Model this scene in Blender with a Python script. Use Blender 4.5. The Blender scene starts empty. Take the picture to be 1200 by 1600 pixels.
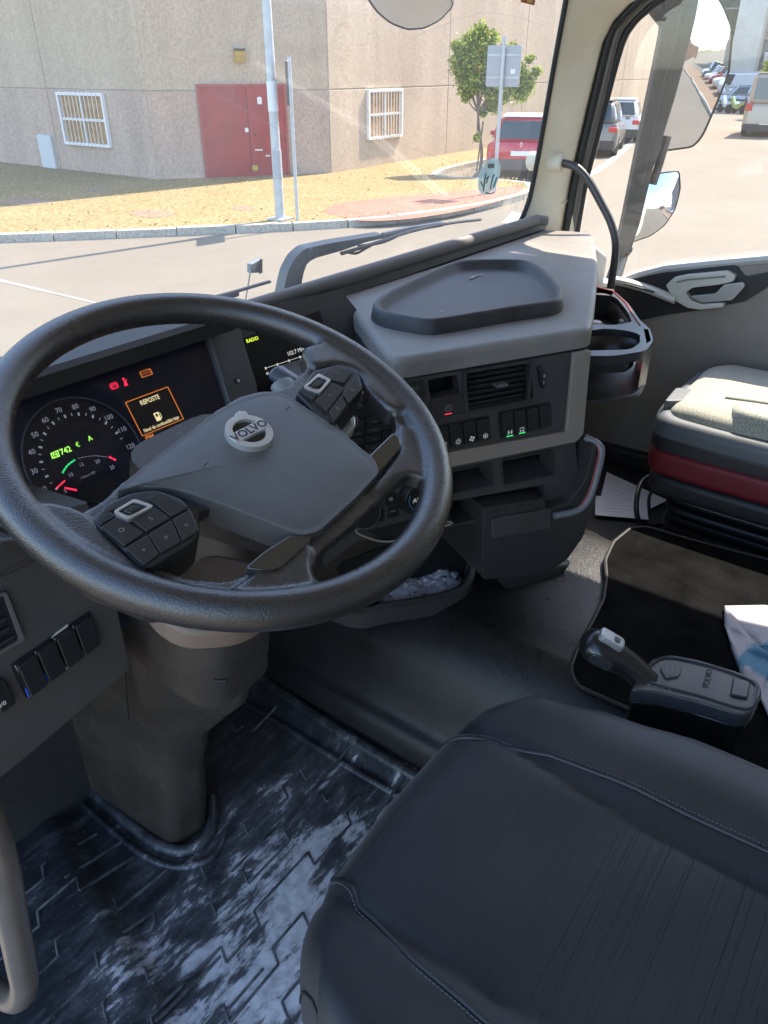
import bpy, bmesh, math, random
from mathutils import Vector as V, Matrix
from mathutils.geometry import tessellate_polygon
R = math.radians
random.seed(7)
S = bpy.context.scene
COL = S.collection
# ------------------------------------------------------------------ camera
FPX, PITCH, YAW = 1200.0, R(30), R(54)
CF = V((math.sin(YAW)*math.cos(PITCH), math.cos(YAW)*math.cos(PITCH), -math.sin(PITCH)))
CR = V((math.cos(YAW), -math.sin(YAW), 0))
CU = CR.cross(CF)
CC = V((-.987, -.521, 1.15))
cam = bpy.data.cameras.new('camera'); cam_o = bpy.data.objects.new('camera', cam); COL.objects.link(cam_o)
cam.sensor_fit = 'VERTICAL'; cam.sensor_height = 36; cam.lens = 36*FPX/1600
cam.clip_start = .02; cam.clip_end = 3000
mw = Matrix((CR, CU, -CF)).transposed().to_4x4(); mw.translation = CC
cam_o.matrix_world = mw; S.camera = cam_o
# ------------------------------------------------------------------ light
SUN_EL, SUN_AZ = R(52), R(-11)          # azimuth of the sun from +X towards +Y
w = bpy.data.worlds.new('World'); S.world = w; w.use_nodes = True
nt = w.node_tree; bg = nt.nodes['Background']
sky = nt.nodes.new('ShaderNodeTexSky'); sky.sky_type = 'NISHITA'; sky.sun_disc = False
sky.sun_elevation = SUN_EL; sky.sun_rotation = math.pi/2 - SUN_AZ; sky.air_density = 1.0; sky.dust_density = .8; sky.ozone_density = 1.2
nt.links.new(sky.outputs[0], bg.inputs[0]); bg.inputs[1].default_value = .15
sl = bpy.data.lights.new('sun', 'SUN'); sl.energy = 2.7; sl.angle = R(.53); sl.color = (1, .89, .74)
so = bpy.data.objects.new('sun', sl); COL.objects.link(so)
sd = V((math.cos(SUN_EL)*math.cos(SUN_AZ), math.cos(SUN_EL)*math.sin(SUN_AZ), math.sin(SUN_EL)))
so.rotation_euler = sd.to_track_quat('Z', 'Y').to_euler()
vs = S.view_settings; vs.view_transform = 'Standard'; vs.look = 'None'; vs.exposure = 2.4; vs.gamma = 1; vs.use_curve_mapping = False
S.cycles.max_bounces = 10; S.cycles.transparent_max_bounces = 16; S.cycles.diffuse_bounces = 6
S.cycles.sample_clamp_indirect = 6
GZ = -1.35                               # road level below the cab floor
# ------------------------------------------------------------------ pixel of the photograph -> point on a real plane
def ray(x, y): return CF + CR*((x-600)/FPX) - CU*((y-800)/FPX)
def pl(x, y, p0, n):
    d = ray(x, y); n = V(n); return CC + d*((V(p0)-CC).dot(n)/d.dot(n))
def pz(x, y, z): return pl(x, y, (0, 0, z), (0, 0, 1))
def pxx(x, y, X): return pl(x, y, (X, 0, 0), (1, 0, 0))
def pyy(x, y, Y): return pl(x, y, (0, Y, 0), (0, 1, 0))
class Fr:
    """a local frame: origin, u axis, normal; v = n x u"""
    def __init__(s, o, u, n):
        s.o = V(o); s.n = V(n).normalized(); s.u = (V(u) - s.n*V(u).dot(s.n)).normalized(); s.v = s.n.cross(s.u)
    def p(s, a, b, c=0): return s.o + s.u*a + s.v*b + s.n*c
    def q(s, x, y, c=0):
        P = pl(x, y, s.o + s.n*c, s.n) - s.o
        return (P.dot(s.u), P.dot(s.v))
    def P(s, lst, c=0): return [s.q(x, y, c) for x, y in lst]
    def moved(s, a, b, c): return Fr(s.p(a, b, c), s.u, s.n)
# ------------------------------------------------------------------ materials
MT = {}
def mat(name, col, rough=.5, metal=0, bump=0, bscale=900, var=0, vscale=12, spec=.5, coat=0, emit=None, es=1, alpha=1, sheen=0):
    if name in MT: return MT[name]
    m = bpy.data.materials.new(name); m.use_nodes = True; n = m.node_tree; b = n.nodes['Principled BSDF']
    b.inputs['Base Color'].default_value = (*col, 1); b.inputs['Roughness'].default_value = rough
    b.inputs['Metallic'].default_value = metal; b.inputs['Specular IOR Level'].default_value = spec
    b.inputs['Coat Weight'].default_value = coat; b.inputs['Coat Roughness'].default_value = .08
    b.inputs['Sheen Weight'].default_value = sheen
    if alpha < 1: b.inputs['Alpha'].default_value = alpha
    if emit: b.inputs['Emission Color'].default_value = (*emit, 1); b.inputs['Emission Strength'].default_value = es
    tc = n.nodes.new('ShaderNodeTexCoord')
    if bump:
        t = n.nodes.new('ShaderNodeTexNoise'); t.inputs['Scale'].default_value = bscale; t.inputs['Detail'].default_value = 3
        bp = n.nodes.new('ShaderNodeBump'); bp.inputs['Strength'].default_value = bump; bp.inputs['Distance'].default_value = 1.0/bscale
        n.links.new(tc.outputs['Object'], t.inputs['Vector']); n.links.new(t.outputs['Fac'], bp.inputs['Height']); n.links.new(bp.outputs[0], b.inputs['Normal'])
    if var:
        t = n.nodes.new('ShaderNodeTexNoise'); t.inputs['Scale'].default_value = vscale; t.inputs['Detail'].default_value = 7; t.inputs['Roughness'].default_value = .65
        mx = n.nodes.new('ShaderNodeMix'); mx.data_type = 'RGBA'
        mx.inputs['A'].default_value = (*[c*(1-var) for c in col], 1); mx.inputs['B'].default_value = (*[min(1, c*(1+var)+.012*var) for c in col], 1)
        rp = n.nodes.new('ShaderNodeValToRGB'); rp.color_ramp.elements[0].position = .32; rp.color_ramp.elements[1].position = .68
        n.links.new(tc.outputs['Object'], t.inputs['Vector']); n.links.new(t.outputs['Fac'], rp.inputs[0]); n.links.new(rp.outputs[0], mx.inputs['Factor']); n.links.new(mx.outputs['Result'], b.inputs['Base Color'])
        mr = n.nodes.new('ShaderNodeMapRange'); mr.inputs['To Min'].default_value = max(.03, rough-.12*min(1, var*3)); mr.inputs['To Max'].default_value = min(1, rough+.12*min(1, var*3))
        n.links.new(t.outputs['Fac'], mr.inputs['Value']); n.links.new(mr.outputs[0], b.inputs['Roughness'])
    MT[name] = m; return m
def glass(name, tint=(1, 1, 1), dust=.05, dcol=(.8, .75, .68), gl=.08):
    m = bpy.data.materials.new(name); m.use_nodes = True; n = m.node_tree; n.nodes.clear()
    out = n.nodes.new('ShaderNodeOutputMaterial'); tr = n.nodes.new('ShaderNodeBsdfTransparent'); tr.inputs[0].default_value = (*tint, 1)
    g = n.nodes.new('ShaderNodeBsdfGlossy'); g.inputs['Roughness'].default_value = .02
    fr = n.nodes.new('ShaderNodeLayerWeight'); pw = n.nodes.new('ShaderNodeMath'); pw.operation = 'POWER'; pw.inputs[1].default_value = 5
    n.links.new(fr.outputs['Facing'], pw.inputs[0])            # Schlick's curve, the same from both sides of a thin pane
    ml = n.nodes.new('ShaderNodeMath'); ml.operation = 'MULTIPLY_ADD'; ml.inputs[1].default_value = .85; ml.inputs[2].default_value = gl*.8
    n.links.new(pw.outputs[0], ml.inputs[0]); m1 = n.nodes.new('ShaderNodeMixShader')
    n.links.new(ml.outputs[0], m1.inputs[0]); n.links.new(tr.outputs[0], m1.inputs[1]); n.links.new(g.outputs[0], m1.inputs[2])
    d = n.nodes.new('ShaderNodeBsdfTranslucent'); d.inputs[0].default_value = (*dcol, 1)
    d2 = n.nodes.new('ShaderNodeBsdfDiffuse'); d2.inputs[0].default_value = (*dcol, 1)
    dd = n.nodes.new('ShaderNodeMixShader'); n.links.new(d.outputs[0], dd.inputs[1]); n.links.new(d2.outputs[0], dd.inputs[2])
    tc = n.nodes.new('ShaderNodeTexCoord'); t = n.nodes.new('ShaderNodeTexNoise'); t.inputs['Scale'].default_value = 5; t.inputs['Detail'].default_value = 8
    n.links.new(tc.outputs['Object'], t.inputs['Vector'])
    mr = n.nodes.new('ShaderNodeMapRange'); mr.inputs['From Min'].default_value = .3; mr.inputs['From Max'].default_value = .75
    mr.inputs['To Min'].default_value = dust*.6; mr.inputs['To Max'].default_value = dust*1.6
    n.links.new(t.outputs['Fac'], mr.inputs['Value'])
    m2 = n.nodes.new('ShaderNodeMixShader'); n.links.new(mr.outputs[0], m2.inputs[0]); n.links.new(m1.outputs[0], m2.inputs[1]); n.links.new(dd.outputs[0], m2.inputs[2])
    n.links.new(m2.outputs[0], out.inputs[0]); MT[name] = m; return m
leather = mat('wheel_rubber', (.026, .0225, .021), .27, bump=.4, bscale=700, var=.08, vscale=30, spec=.9)
hubm = mat('hub_plastic', (.085, .08, .074), .34, bump=.7, bscale=900, var=.12)
dash = mat('dash_grey', (.225, .208, .188), .5, bump=.6, bscale=1000, var=.10, vscale=14, spec=.3)
dashl = mat('dash_pale', (.36, .32, .28), .5, bump=.5, bscale=1000, var=.06)
dark = mat('dark_plastic', (.032, .031, .031), .45, bump=.5, bscale=1000, var=.2)
dark2 = mat('panel_plastic', (.05, .048, .047), .5, bump=.6, bscale=1100, var=.15)
black = mat('black_void', (.008, .008, .009), .6)
gloss = mat('gloss_black', (.012, .012, .013), .12, coat=.5)
keym = mat('key_black', (.018, .018, .018), .3, bump=.2)
brown = mat('column_plastic', (.045, .036, .029), .27, bump=.6, bscale=900, var=.25, vscale=11, spec=.7)
rubber = mat('rubber', (.016, .016, .017), .55, bump=.3, bscale=700, var=.3)
cream = mat('cream_trim', (.66, .59, .45), .6, bump=.4, bscale=900, var=.05)
greyt = mat('door_trim', (.25, .22, .19), .65, bump=.5, bscale=700, var=.08)
silver = mat('silver_paint', (.62, .61, .58), .3, metal=.6)
chrome = mat('chrome_trim', (.75, .76, .78), .16, metal=1)
print_w = mat('print_white', (.55, .55, .53), .5, emit=(.6, .6, .58), es=.05)
dim_w = mat('print_dim', (.22, .22, .22), .5)
print_d = mat('print_dark', (.02, .025, .04), .4)
led_r = mat('lamp_red', (.3, .01, .03), .4, emit=(1, .03, .08), es=.32)
led_g = mat('lamp_green', (.05, .3, .05), .4, emit=(.45, 1, .12), es=.28)
led_g2 = mat('arc_green', (.02, .3, .08), .4, emit=(.03, .7, .2), es=.25)
led_o = mat('lamp_orange', (.4, .1, .02), .4, emit=(1, .30, .05), es=.2)
led_y = mat('screen_cream', (.4, .35, .15), .4, emit=(1, .85, .42), es=.22)
alu = mat('galvanised', (.42, .44, .45), .5, metal=.3, var=.15, vscale=6)
whitep = mat('white_paint', (.66, .65, .63), .4, var=.03)
# ------------------------------------------------------------------ mesh helpers
def thing(name, label, cat, loc=(0, 0, 0), group=None, kind=None, rotz=0):
    o = bpy.data.objects.new(name, None); COL.objects.link(o); o.location = loc; o.rotation_euler = (0, 0, rotz)
    o.empty_display_size = .05
    tag(o, label, cat, group, kind); return o
def tag(o, label=None, cat=None, group=None, kind=None):
    if label: o['label'] = label
    if cat: o['category'] = cat
    if group: o['group'] = group
    if kind: o['kind'] = kind
    return o
def off(parent):
    m = Matrix.Identity(4)
    while parent: m = parent.matrix_basis @ m; parent = parent.parent
    return m
def mesh(name, bm, m, parent=None, sharp=38, local=False, **k):
    """link a bmesh (or verts, faces) given in world coordinates as one object"""
    if not isinstance(bm, bmesh.types.BMesh):
        vs_, fs = bm; b = bmesh.new(); L = [b.verts.new(v) for v in vs_]
        for f in fs:
            try: b.faces.new([L[i] for i in f])
            except ValueError: pass
        bm = b
    me = bpy.data.meshes.new(name)
    if parent and not local: bm.transform(off(parent).inverted())
    bm.to_mesh(me); bm.free()
    if m: me.materials.append(m)
    me.polygons.foreach_set('use_smooth', [True]*len(me.polygons)); me.set_sharp_from_angle(angle=R(sharp))
    o = bpy.data.objects.new(name, me); COL.objects.link(o)
    if parent: o.parent = parent
    if len(me.polygons) < 2500 and sharp < 60:
        wn = o.modifiers.new('wn', 'WEIGHTED_NORMAL'); wn.keep_sharp = True; wn.weight = 60
    tag(o, **k); return o
def join(*bms):
    a = bms[0]
    for b in bms[1:]:
        me = bpy.data.meshes.new('t'); b.to_mesh(me); b.free(); a.from_mesh(me); bpy.data.meshes.remove(me)
    return a
def rnd(pts, r, seg=4, closed=True):
    """round the corners of a 2-D outline"""
    out = []; n = len(pts)
    for i in range(n):
        if not closed and i in (0, n-1): out.append(tuple(pts[i])); continue
        p0, p1, p2 = V(pts[i-1]).to_2d(), V(pts[i]).to_2d(), V(pts[(i+1) % n]).to_2d()
        a, b = p0-p1, p2-p1; la, lb = a.length, b.length
        if la < 1e-7 or lb < 1e-7: continue
        rr = r[i] if isinstance(r, (list, tuple)) else r
        d = min(rr, la*.48, lb*.48)
        if d < 1e-6: out.append(tuple(p1)); continue
        a = p1+a/la*d; b = p1+b/lb*d
        for k in range(seg+1):
            t = k/seg; out.append(tuple(a*(1-t)**2 + p1*2*t*(1-t) + b*t*t))
    return out
def prism3(top, vec, bev=0, seg=3, both=False):
    """closed solid from a 3-D outline and an offset vector; the outline's rim is bevelled"""
    bm = bmesh.new(); n = len(top)
    t = [bm.verts.new(p) for p in top]; b = [bm.verts.new(V(p)+V(vec)) for p in top]
    ft = bm.faces.new(t); fb = bm.faces.new(b[::-1])
    for i in range(n): bm.faces.new((t[i], b[i], b[(i+1) % n], t[(i+1) % n]))
    bmesh.ops.recalc_face_normals(bm, faces=bm.faces)
    if bev:
        e = list(ft.edges) + (list(fb.edges) if both else [])
        bmesh.ops.bevel(bm, geom=e, offset=bev, segments=seg, affect='EDGES', profile=.5, clamp_overlap=True)
    return bm
def slab(fr, out, c0, c1, bev=0, seg=3, r=0, both=False):
    if r: out = rnd(out, r)
    return prism3([fr.p(a, b, c1) for a, b in out], fr.n*(c0-c1), bev, seg, both)
def rect(a0, b0, a1, b1): return [(a0, b0), (a1, b0), (a1, b1), (a0, b1)]
def holed(fr, outer, holes, c0, c1, bev=0, seg=2, floor=None):
    """plate from c0 to c1 with through holes; optional bevel of every rim of the top face"""
    bm = bmesh.new(); loops = [outer]+list(holes)
    P = [[V((a, b, 0)) for a, b in l] for l in loops]
    tris = tessellate_polygon(P); flat = [p for l in loops for p in l]
    t = [bm.verts.new(fr.p(a, b, c1)) for a, b in flat]; d = [bm.verts.new(fr.p(a, b, c0)) for a, b in flat]
    for x in tris:
        for q in ([t[i] for i in x], [d[i] for i in x][::-1]):
            try: bm.faces.new(q)
            except ValueError: pass
    k = 0; rim = []
    for l in loops:
        m = len(l)
        for i in range(m):
            i0, i1 = k+i, k+(i+1) % m
            try: bm.faces.new((t[i0], d[i0], d[i1], t[i1]))
            except ValueError: pass
            e = bm.edges.get((t[i0], t[i1]))
            if e: rim.append(e)
        k += m
    bmesh.ops.recalc_face_normals(bm, faces=bm.faces)
    if bev:
        rim = [e for e in bm.edges if all(abs((v.co-fr.o).dot(fr.n)-c1) < 1e-6 for v in e.verts) and len(e.link_faces) == 2 and abs(e.link_faces[0].normal.dot(e.link_faces[1].normal)) < .5]
        bmesh.ops.bevel(bm, geom=rim, offset=bev, segments=seg, affect='EDGES', profile=.5, clamp_overlap=True)
    return bm
def tube(path, r, n=12, closed=False, flat=1.0, up=None):
    bm = bmesh.new(); path = [V(p) for p in path]; N = len(path); rings = []
    prev = None
    for i, p in enumerate(path):
        if closed: t = (path[(i+1) % N]-path[i-1]).normalized()
        else: t = (path[min(i+1, N-1)]-path[max(i-1, 0)]).normalized()
        if prev is None:
            a = V(up) if up else (V((0, 0, 1)) if abs(t.z) < .9 else V((1, 0, 0)))
        else: a = prev
        x = (a - t*a.dot(t)).normalized(); prev = x; y = t.cross(x)
        rr = r[i] if isinstance(r, (list, tuple)) else r
        rings.append([bm.verts.new(p + x*(math.cos(2*math.pi*k/n)*rr*flat) + y*(math.sin(2*math.pi*k/n)*rr)) for k in range(n)])
    for i in range(N if closed else N-1):
        A, B = rings[i], rings[(i+1) % N]
        for k in range(n): bm.faces.new((A[k], A[(k+1) % n], B[(k+1) % n], B[k]))
    if not closed: bm.faces.new(rings[0][::-1]); bm.faces.new(rings[-1])
    bmesh.ops.recalc_face_normals(bm, faces=bm.faces); return bm
def spline(pts, k=6, closed=False):
    P = [V(p) for p in pts]; n = len(P); out = []
    for i in range(n if closed else n-1):
        a, b, c, d = (P[(i-1) % n] if closed or i else P[0]), P[i], P[(i+1) % n], (P[(i+2) % n] if closed or i+2 < n else P[-1])
        for j in range(k):
            t = j/k; out.append(.5*((2*b)+(c-a)*t+(2*a-5*b+4*c-d)*t*t+(3*b-a-3*c+d)*t**3))
    if not closed: out.append(P[-1])
    return out
def spl2(pts, k=5): return [(p.x, p.y) for p in spline([(a, b, 0) for a, b in pts], k, True)]
def grid(fn, nu, nv):
    vs_ = [fn(i/nu, j/nv) for i in range(nu+1) for j in range(nv+1)]
    fs = [(i*(nv+1)+j, (i+1)*(nv+1)+j, (i+1)*(nv+1)+j+1, i*(nv+1)+j+1) for i in range(nu) for j in range(nv)]
    bm = bmesh.new(); L = [bm.verts.new(v) for v in vs_]
    for f in fs: bm.faces.new([L[i] for i in f])
    return bm
def circ(cx, cy, r, n=24, a0=0): return [(cx+r*math.cos(a0+2*math.pi*i/n), cy+r*math.sin(a0+2*math.pi*i/n)) for i in range(n)]
def lathe(o, axis, prof, n=24):
    """profile [(radius, height)] turned round an axis"""
    f = Fr(o, V(axis).orthogonal(), axis); bm = bmesh.new(); rings = []
    for r, h in prof: rings.append([bm.verts.new(f.p(r*math.cos(2*math.pi*k/n), r*math.sin(2*math.pi*k/n), h)) for k in range(n)])
    for A, B in zip(rings, rings[1:]):
        for k in range(n): bm.faces.new((A[k], A[(k+1) % n], B[(k+1) % n], B[k]))
    bm.faces.new(rings[0][::-1]); bm.faces.new(rings[-1])
    bmesh.ops.recalc_face_normals(bm, faces=bm.faces); return bm
def box(c, s, fr=None, bev=0, seg=2):
    f = fr or Fr((0, 0, 0), (1, 0, 0), (0, 0, 1)); c = V(c)
    return slab(f, rect(c.x-s[0]/2, c.y-s[1]/2, c.x+s[0]/2, c.y+s[1]/2), c.z-s[2]/2, c.z+s[2]/2, bev, seg)
def text(s, fr, a, b, size, m, parent, ang=0, c=.0006, name='lettering', align='CENTER', bold=0, sx=1, depth=0):
    cu = bpy.data.curves.new('t', 'FONT'); cu.body = s; cu.size = size; cu.align_x = align; cu.align_y = 'CENTER'; cu.offset = bold; cu.resolution_u = 2
    cu.extrude = depth
    o = bpy.data.objects.new('t', cu); COL.objects.link(o)
    me = o.to_mesh(); bm = bmesh.new(); bm.from_mesh(me); o.to_mesh_clear(); bpy.data.objects.remove(o); bpy.data.curves.remove(cu)
    ca, sa = math.cos(ang), math.sin(ang)
    for v in bm.verts:
        x, y, z = v.co.x*sx, v.co.y, v.co.z; v.co = fr.p(a+x*ca-y*sa, b+x*sa+y*ca, c+z)
    return mesh(name, bm, m, parent)
def copy_tree(o, parent=None):
    c = o.copy(); COL.objects.link(c); c.parent = parent
    for ch in [x for x in bpy.data.objects if x.parent == o]: copy_tree(ch, c)
    return c
# ================================================================== OUTSIDE
def fancy_ground(name, c1, c2, scale, speck=.25, spscale=60, rough=.9, bump=.5, cracks=False, tiles=0):
    m = bpy.data.materials.new(name); m.use_nodes = True; n = m.node_tree; b = n.nodes['Principled BSDF']; b.inputs['Roughness'].default_value = rough
    b.inputs['Specular IOR Level'].default_value = .25
    tc = n.nodes.new('ShaderNodeTexCoord'); a = n.nodes.new('ShaderNodeTexNoise'); a.inputs['Scale'].default_value = scale; a.inputs['Detail'].default_value = 9; a.inputs['Roughness'].default_value = .7
    s = n.nodes.new('ShaderNodeTexNoise'); s.inputs['Scale'].default_value = spscale; s.inputs['Detail'].default_value = 4
    for t in (a, s): n.links.new(tc.outputs['Object'], t.inputs['Vector'])
    r = n.nodes.new('ShaderNodeValToRGB'); r.color_ramp.elements[0].position = .3; r.color_ramp.elements[1].position = .7
    r.color_ramp.elements[0].color = (*c1, 1); r.color_ramp.elements[1].color = (*c2, 1); n.links.new(a.outputs['Fac'], r.inputs[0])
    mr = n.nodes.new('ShaderNodeMapRange'); mr.inputs['From Min'].default_value = .3; mr.inputs['From Max'].default_value = .7; mr.inputs['To Min'].default_value = 1-speck; mr.inputs['To Max'].default_value = 1+speck*.6
    n.links.new(s.outputs['Fac'], mr.inputs['Value'])
    mx = n.nodes.new('ShaderNodeMix'); mx.data_type = 'RGBA'; mx.blend_type = 'MULTIPLY'; mx.inputs['Factor'].default_value = 1
    n.links.new(r.outputs[0], mx.inputs['A']); n.links.new(mr.outputs[0], mx.inputs['B']); col = mx.outputs['Result']
    if 'panel' in name or 'wall' in name:
        vm_ = n.nodes.new('ShaderNodeMapping'); vm_.inputs['Scale'].default_value = (1.3, 1.3, .12); n.links.new(tc.outputs['Object'], vm_.inputs[0])
        vn = n.nodes.new('ShaderNodeTexNoise'); vn.inputs['Scale'].default_value = 1.4; vn.inputs['Detail'].default_value = 8; vn.inputs['Roughness'].default_value = .6; n.links.new(vm_.outputs[0], vn.inputs['Vector'])
        vr = n.nodes.new('ShaderNodeMapRange'); vr.inputs['From Min'].default_value = .35; vr.inputs['From Max'].default_value = .65; vr.inputs['To Min'].default_value = .89; vr.inputs['To Max'].default_value = 1.03; n.links.new(vn.outputs['Fac'], vr.inputs['Value'])
        m4 = n.nodes.new('ShaderNodeMix'); m4.data_type = 'RGBA'; m4.blend_type = 'MULTIPLY'; m4.inputs['Factor'].default_value = 1
        n.links.new(col, m4.inputs['A']); n.links.new(vr.outputs[0], m4.inputs['B']); col = m4.outputs['Result']
    if cracks or tiles:
        k = n.nodes.new('ShaderNodeTexVoronoi'); k.feature = 'DISTANCE_TO_EDGE'; k.inputs['Scale'].default_value = tiles or .23
        if tiles: k.inputs['Randomness'].default_value = 0
        wn = n.nodes.new('ShaderNodeMix'); wn.data_type = 'RGBA'; wn.inputs['Factor'].default_value = 0 if tiles else .12
        n.links.new(tc.outputs['Object'], wn.inputs['A']); n.links.new(a.outputs['Color'], wn.inputs['B']); n.links.new(wn.outputs['Result'], k.inputs['Vector'])
        lt = n.nodes.new('ShaderNodeMapRange'); lt.inputs['From Max'].default_value = .04 if tiles else .006; lt.inputs['To Min'].default_value = .72; n.links.new(k.outputs['Distance'], lt.inputs['Value'])
        m3 = n.nodes.new('ShaderNodeMix'); m3.data_type = 'RGBA'; m3.blend_type = 'MULTIPLY'; m3.inputs['Factor'].default_value = 1
        n.links.new(col, m3.inputs['A']); n.links.new(lt.outputs[0], m3.inputs['B']); col = m3.outputs['Result']
    n.links.new(col, b.inputs['Base Color'])
    bp = n.nodes.new('ShaderNodeBump'); bp.inputs['Strength'].default_value = bump; bp.inputs['Distance'].default_value = .02; n.links.new(s.outputs['Fac'], bp.inputs['Height']); n.links.new(bp.outputs[0], b.inputs['Normal'])
    MT[name] = m; return m
asph = fancy_ground('asphalt_pale', (.16, .138, .108), (.20, .172, .136), .35, .16, 70, bump=.25)
grassm = fancy_ground('dry_grass', (.25, .18, .075), (.30, .225, .105), .9, .55, 14, bump=.9)
soil = fancy_ground('dry_soil', (0.222, 0.148, 0.096), (0.311, 0.222, 0.148), 2, .4, 20)
redp = fancy_ground('red_paving', (.32, .125, .085), (.38, .175, .125), 1.2, .25, 20, tiles=3.5)
kerbm = fancy_ground('kerb_concrete', (0.311, 0.289, 0.244), (0.407, 0.385, 0.333), 1.5, .3, 25)
wallm = fancy_ground('pebble_panel', (.44, .34, .245), (.51, .40, .29), .35, .2, 18, bump=.3)
walld = fancy_ground('pebble_panel_pink', (.42, .305, .235), (.49, .365, .285), .35, .22, 18, bump=.3)
wallc = fancy_ground('far_concrete', (0.311, 0.266, 0.229), (0.370, 0.318, 0.274), .3, .2, 3)
wallp = fancy_ground('far_wall_pink', (0.296, 0.244, 0.229), (0.355, 0.296, 0.274), .3, .15, 3)
mesh('road', prism3([V((-400, -400, GZ)), V((900, -400, GZ)), V((900, 700, GZ)), V((-400, 700, GZ))], (0, 0, -.5)), asph, kind='structure')
PZ = GZ+.12
kp = spline([(-14, 34, 0), (-4, 22, 0), (2.2, 16.1, 0), (6.1, 12.5, 0), (8.1, 10.72, 0), (9.7, 9.35, 0), (11.3, 8.35, 0), (13.2, 7.85, 0), (15.3, 7.75, 0), (16.8, 8.15, 0), (17.3, 8.9, 0), (17.2, 9.9, 0), (16.9, 10.9, 0), (18.5, 11.7, 0), (24, 12.2, 0), (46, 12.8, 0)], 5)
mesh('verge', prism3([V((p.x, p.y, PZ)) for p in kp]+[V((46, 60, PZ)), V((-14, 60, PZ))], (0, 0, -.11)), grassm, kind='structure')
for nm, pts, m_ in (('paving', [(498, 330), (560, 347), (640, 343), (720, 330), (790, 312), (818, 300), (816, 288), (760, 296), (700, 300), (610, 308), (530, 317)], redp),
                  ('soil_patch', [(192, 333), (240, 326), (285, 334), (240, 342)], soil), ('soil_patch', [(355, 325), (375, 321), (405, 326), (380, 331)], soil),
                  ('soil_patch', [(0, 312), (50, 307), (92, 315), (60, 321), (0, 320)], soil), ('soil_patch', [(125, 297), (150, 293), (175, 297), (150, 300)], soil)):
    P2 = [pz(x, y, PZ) for x, y in pts]; P2 = [V((a, b, PZ+.004)) for a, b in rnd([(p.x, p.y) for p in P2], .5)]
    mesh(nm, (P2, [range(len(P2))]), m_, kind='structure')
# dry tufts on the verge
bm = bmesh.new()
for _ in range(700):
    x = random.uniform(3, 24); y = random.uniform(8, 20)
    if y < 8.2+abs(x-14)*.6-(0 if x < 14 else 4) or y > 13.3 and x > 15: continue
    if random.random() > .5: 
        k_ = random.choice(kp); x, y = k_.x+random.uniform(-.1, .5), k_.y+random.uniform(.1, .6)
    h = random.uniform(.015, .04)
    for a in range(3):
        t = random.uniform(0, 6.3); dx, dy = math.cos(t)*.02, math.sin(t)*.02
        q = [bm.verts.new((x-dx, y-dy, PZ)), bm.verts.new((x+dx, y+dy, PZ)), bm.verts.new((x+dy*2, y-dx*2, PZ+h))]; bm.faces.new(q)
mesh('dry_grass_tufts', bm, mat('tuft', (.46, .36, .12), .8, var=.2, vscale=.8), label='dry yellow grass tufts on the verge beyond the road', cat='grass', kind='stuff')
# kerb stones
kt = thing('kerb', 'pale concrete kerb curving round the dry grass verge', 'kerb', (8, 10.7, GZ))
L = [p for p in kp if -1 < p.x < 30]; acc = []; d = 0; pts = [L[0]]
for a, b in zip(L, L[1:]):
    seg = (b-a).length; t = 0
    while d + seg - t >= 1.0:
        t += 1.0-d; d = 0; pts.append(a.lerp(b, t/seg))
    d += seg-t
for a, b in zip(pts, pts[1:]):
    t = (b-a).normalized(); nr = V((-t.y, t.x, 0)); a2, b2 = a+t*.008, b-t*.008; zz = PZ+.012+random.uniform(-.006, .006)
    mesh('kerb_stone', prism3([V((*(a2-nr*.16).xy, zz)), V((*(b2-nr*.16).xy, zz)), V((*(b2+nr*.02).xy, zz)), V((*(a2+nr*.02).xy, zz))], (0, 0, -.14), .015, 2), kerbm, kt)
# painted edge line / low kerb on the far side
fp = spline([(19.5, 8.1, 0), (21.6, 8.5, 0), (26, 9.6, 0), (34, 11.9, 0), (48, 16.2, 0), (60, 19, 0)], 6)
mesh('road_line', (sum([[V((p.x, p.y-.11, GZ+.004)), V((p.x, p.y+.11, GZ+.004))] for p in fp], []), [(2*i, 2*i+2, 2*i+3, 2*i+1) for i in range(len(fp)-1)]), whitep, kind='structure')
mesh('road_line', ([pz(0, 436, GZ+.004), pz(0, 440, GZ+.004), pz(150, 474, GZ+.004), pz(150, 472, GZ+.004)], [(0, 1, 2, 3)]), mat('faded_line', (.30, .28, .24), .8, var=.3, vscale=2), kind='structure')

# ---- the industrial building across the road
bA, bB = V((12.4, 16.15, 0)), V((15.98, 13.52, 0))
bt = thing('industrial_building', 'tall pebble-dashed industrial building with red metal door across the road', 'building', (15.98, 13.52, GZ))
FL = Fr((12.4, 16.15, 0), (0, -1, 0), (-1, 0, 0)); chn = V((bB.y-bA.y, -(bB.x-bA.x), 0)).normalized(); chu = (bB-bA).normalized()
FC = Fr(bA, chu, chn); rd = V((6.5, .28, 0)).normalized(); FRt = Fr(bB, rd, (rd.y, -rd.x, 0))
def wall(fr, cuts, holes=()):
    seam = .69
    for a, b in zip(cuts, cuts[1:]):
        for z0, z1, m_ in ((GZ-.3, seam-.012, walld if fr is not FRt else wallm), (seam+.012, 9.5, wallm)):
            mesh('panel', slab(fr, rect(a+.012, z0, b-.012, z1), -.25, 0, .012, 1), m_, bt)
    mesh('wall_core', slab(fr, rect(cuts[0], GZ-.3, cuts[-1], 9.4), -.5, -.02), kerbm, bt)
wall(FL, [-46, -40, -34, -28, -22, -16, -10, -4, 0]); wall(FC, [0, 4.44]); wall(FRt, [0, 6.1, 11.6, 17, 22.5, 28, 33.5])
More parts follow.
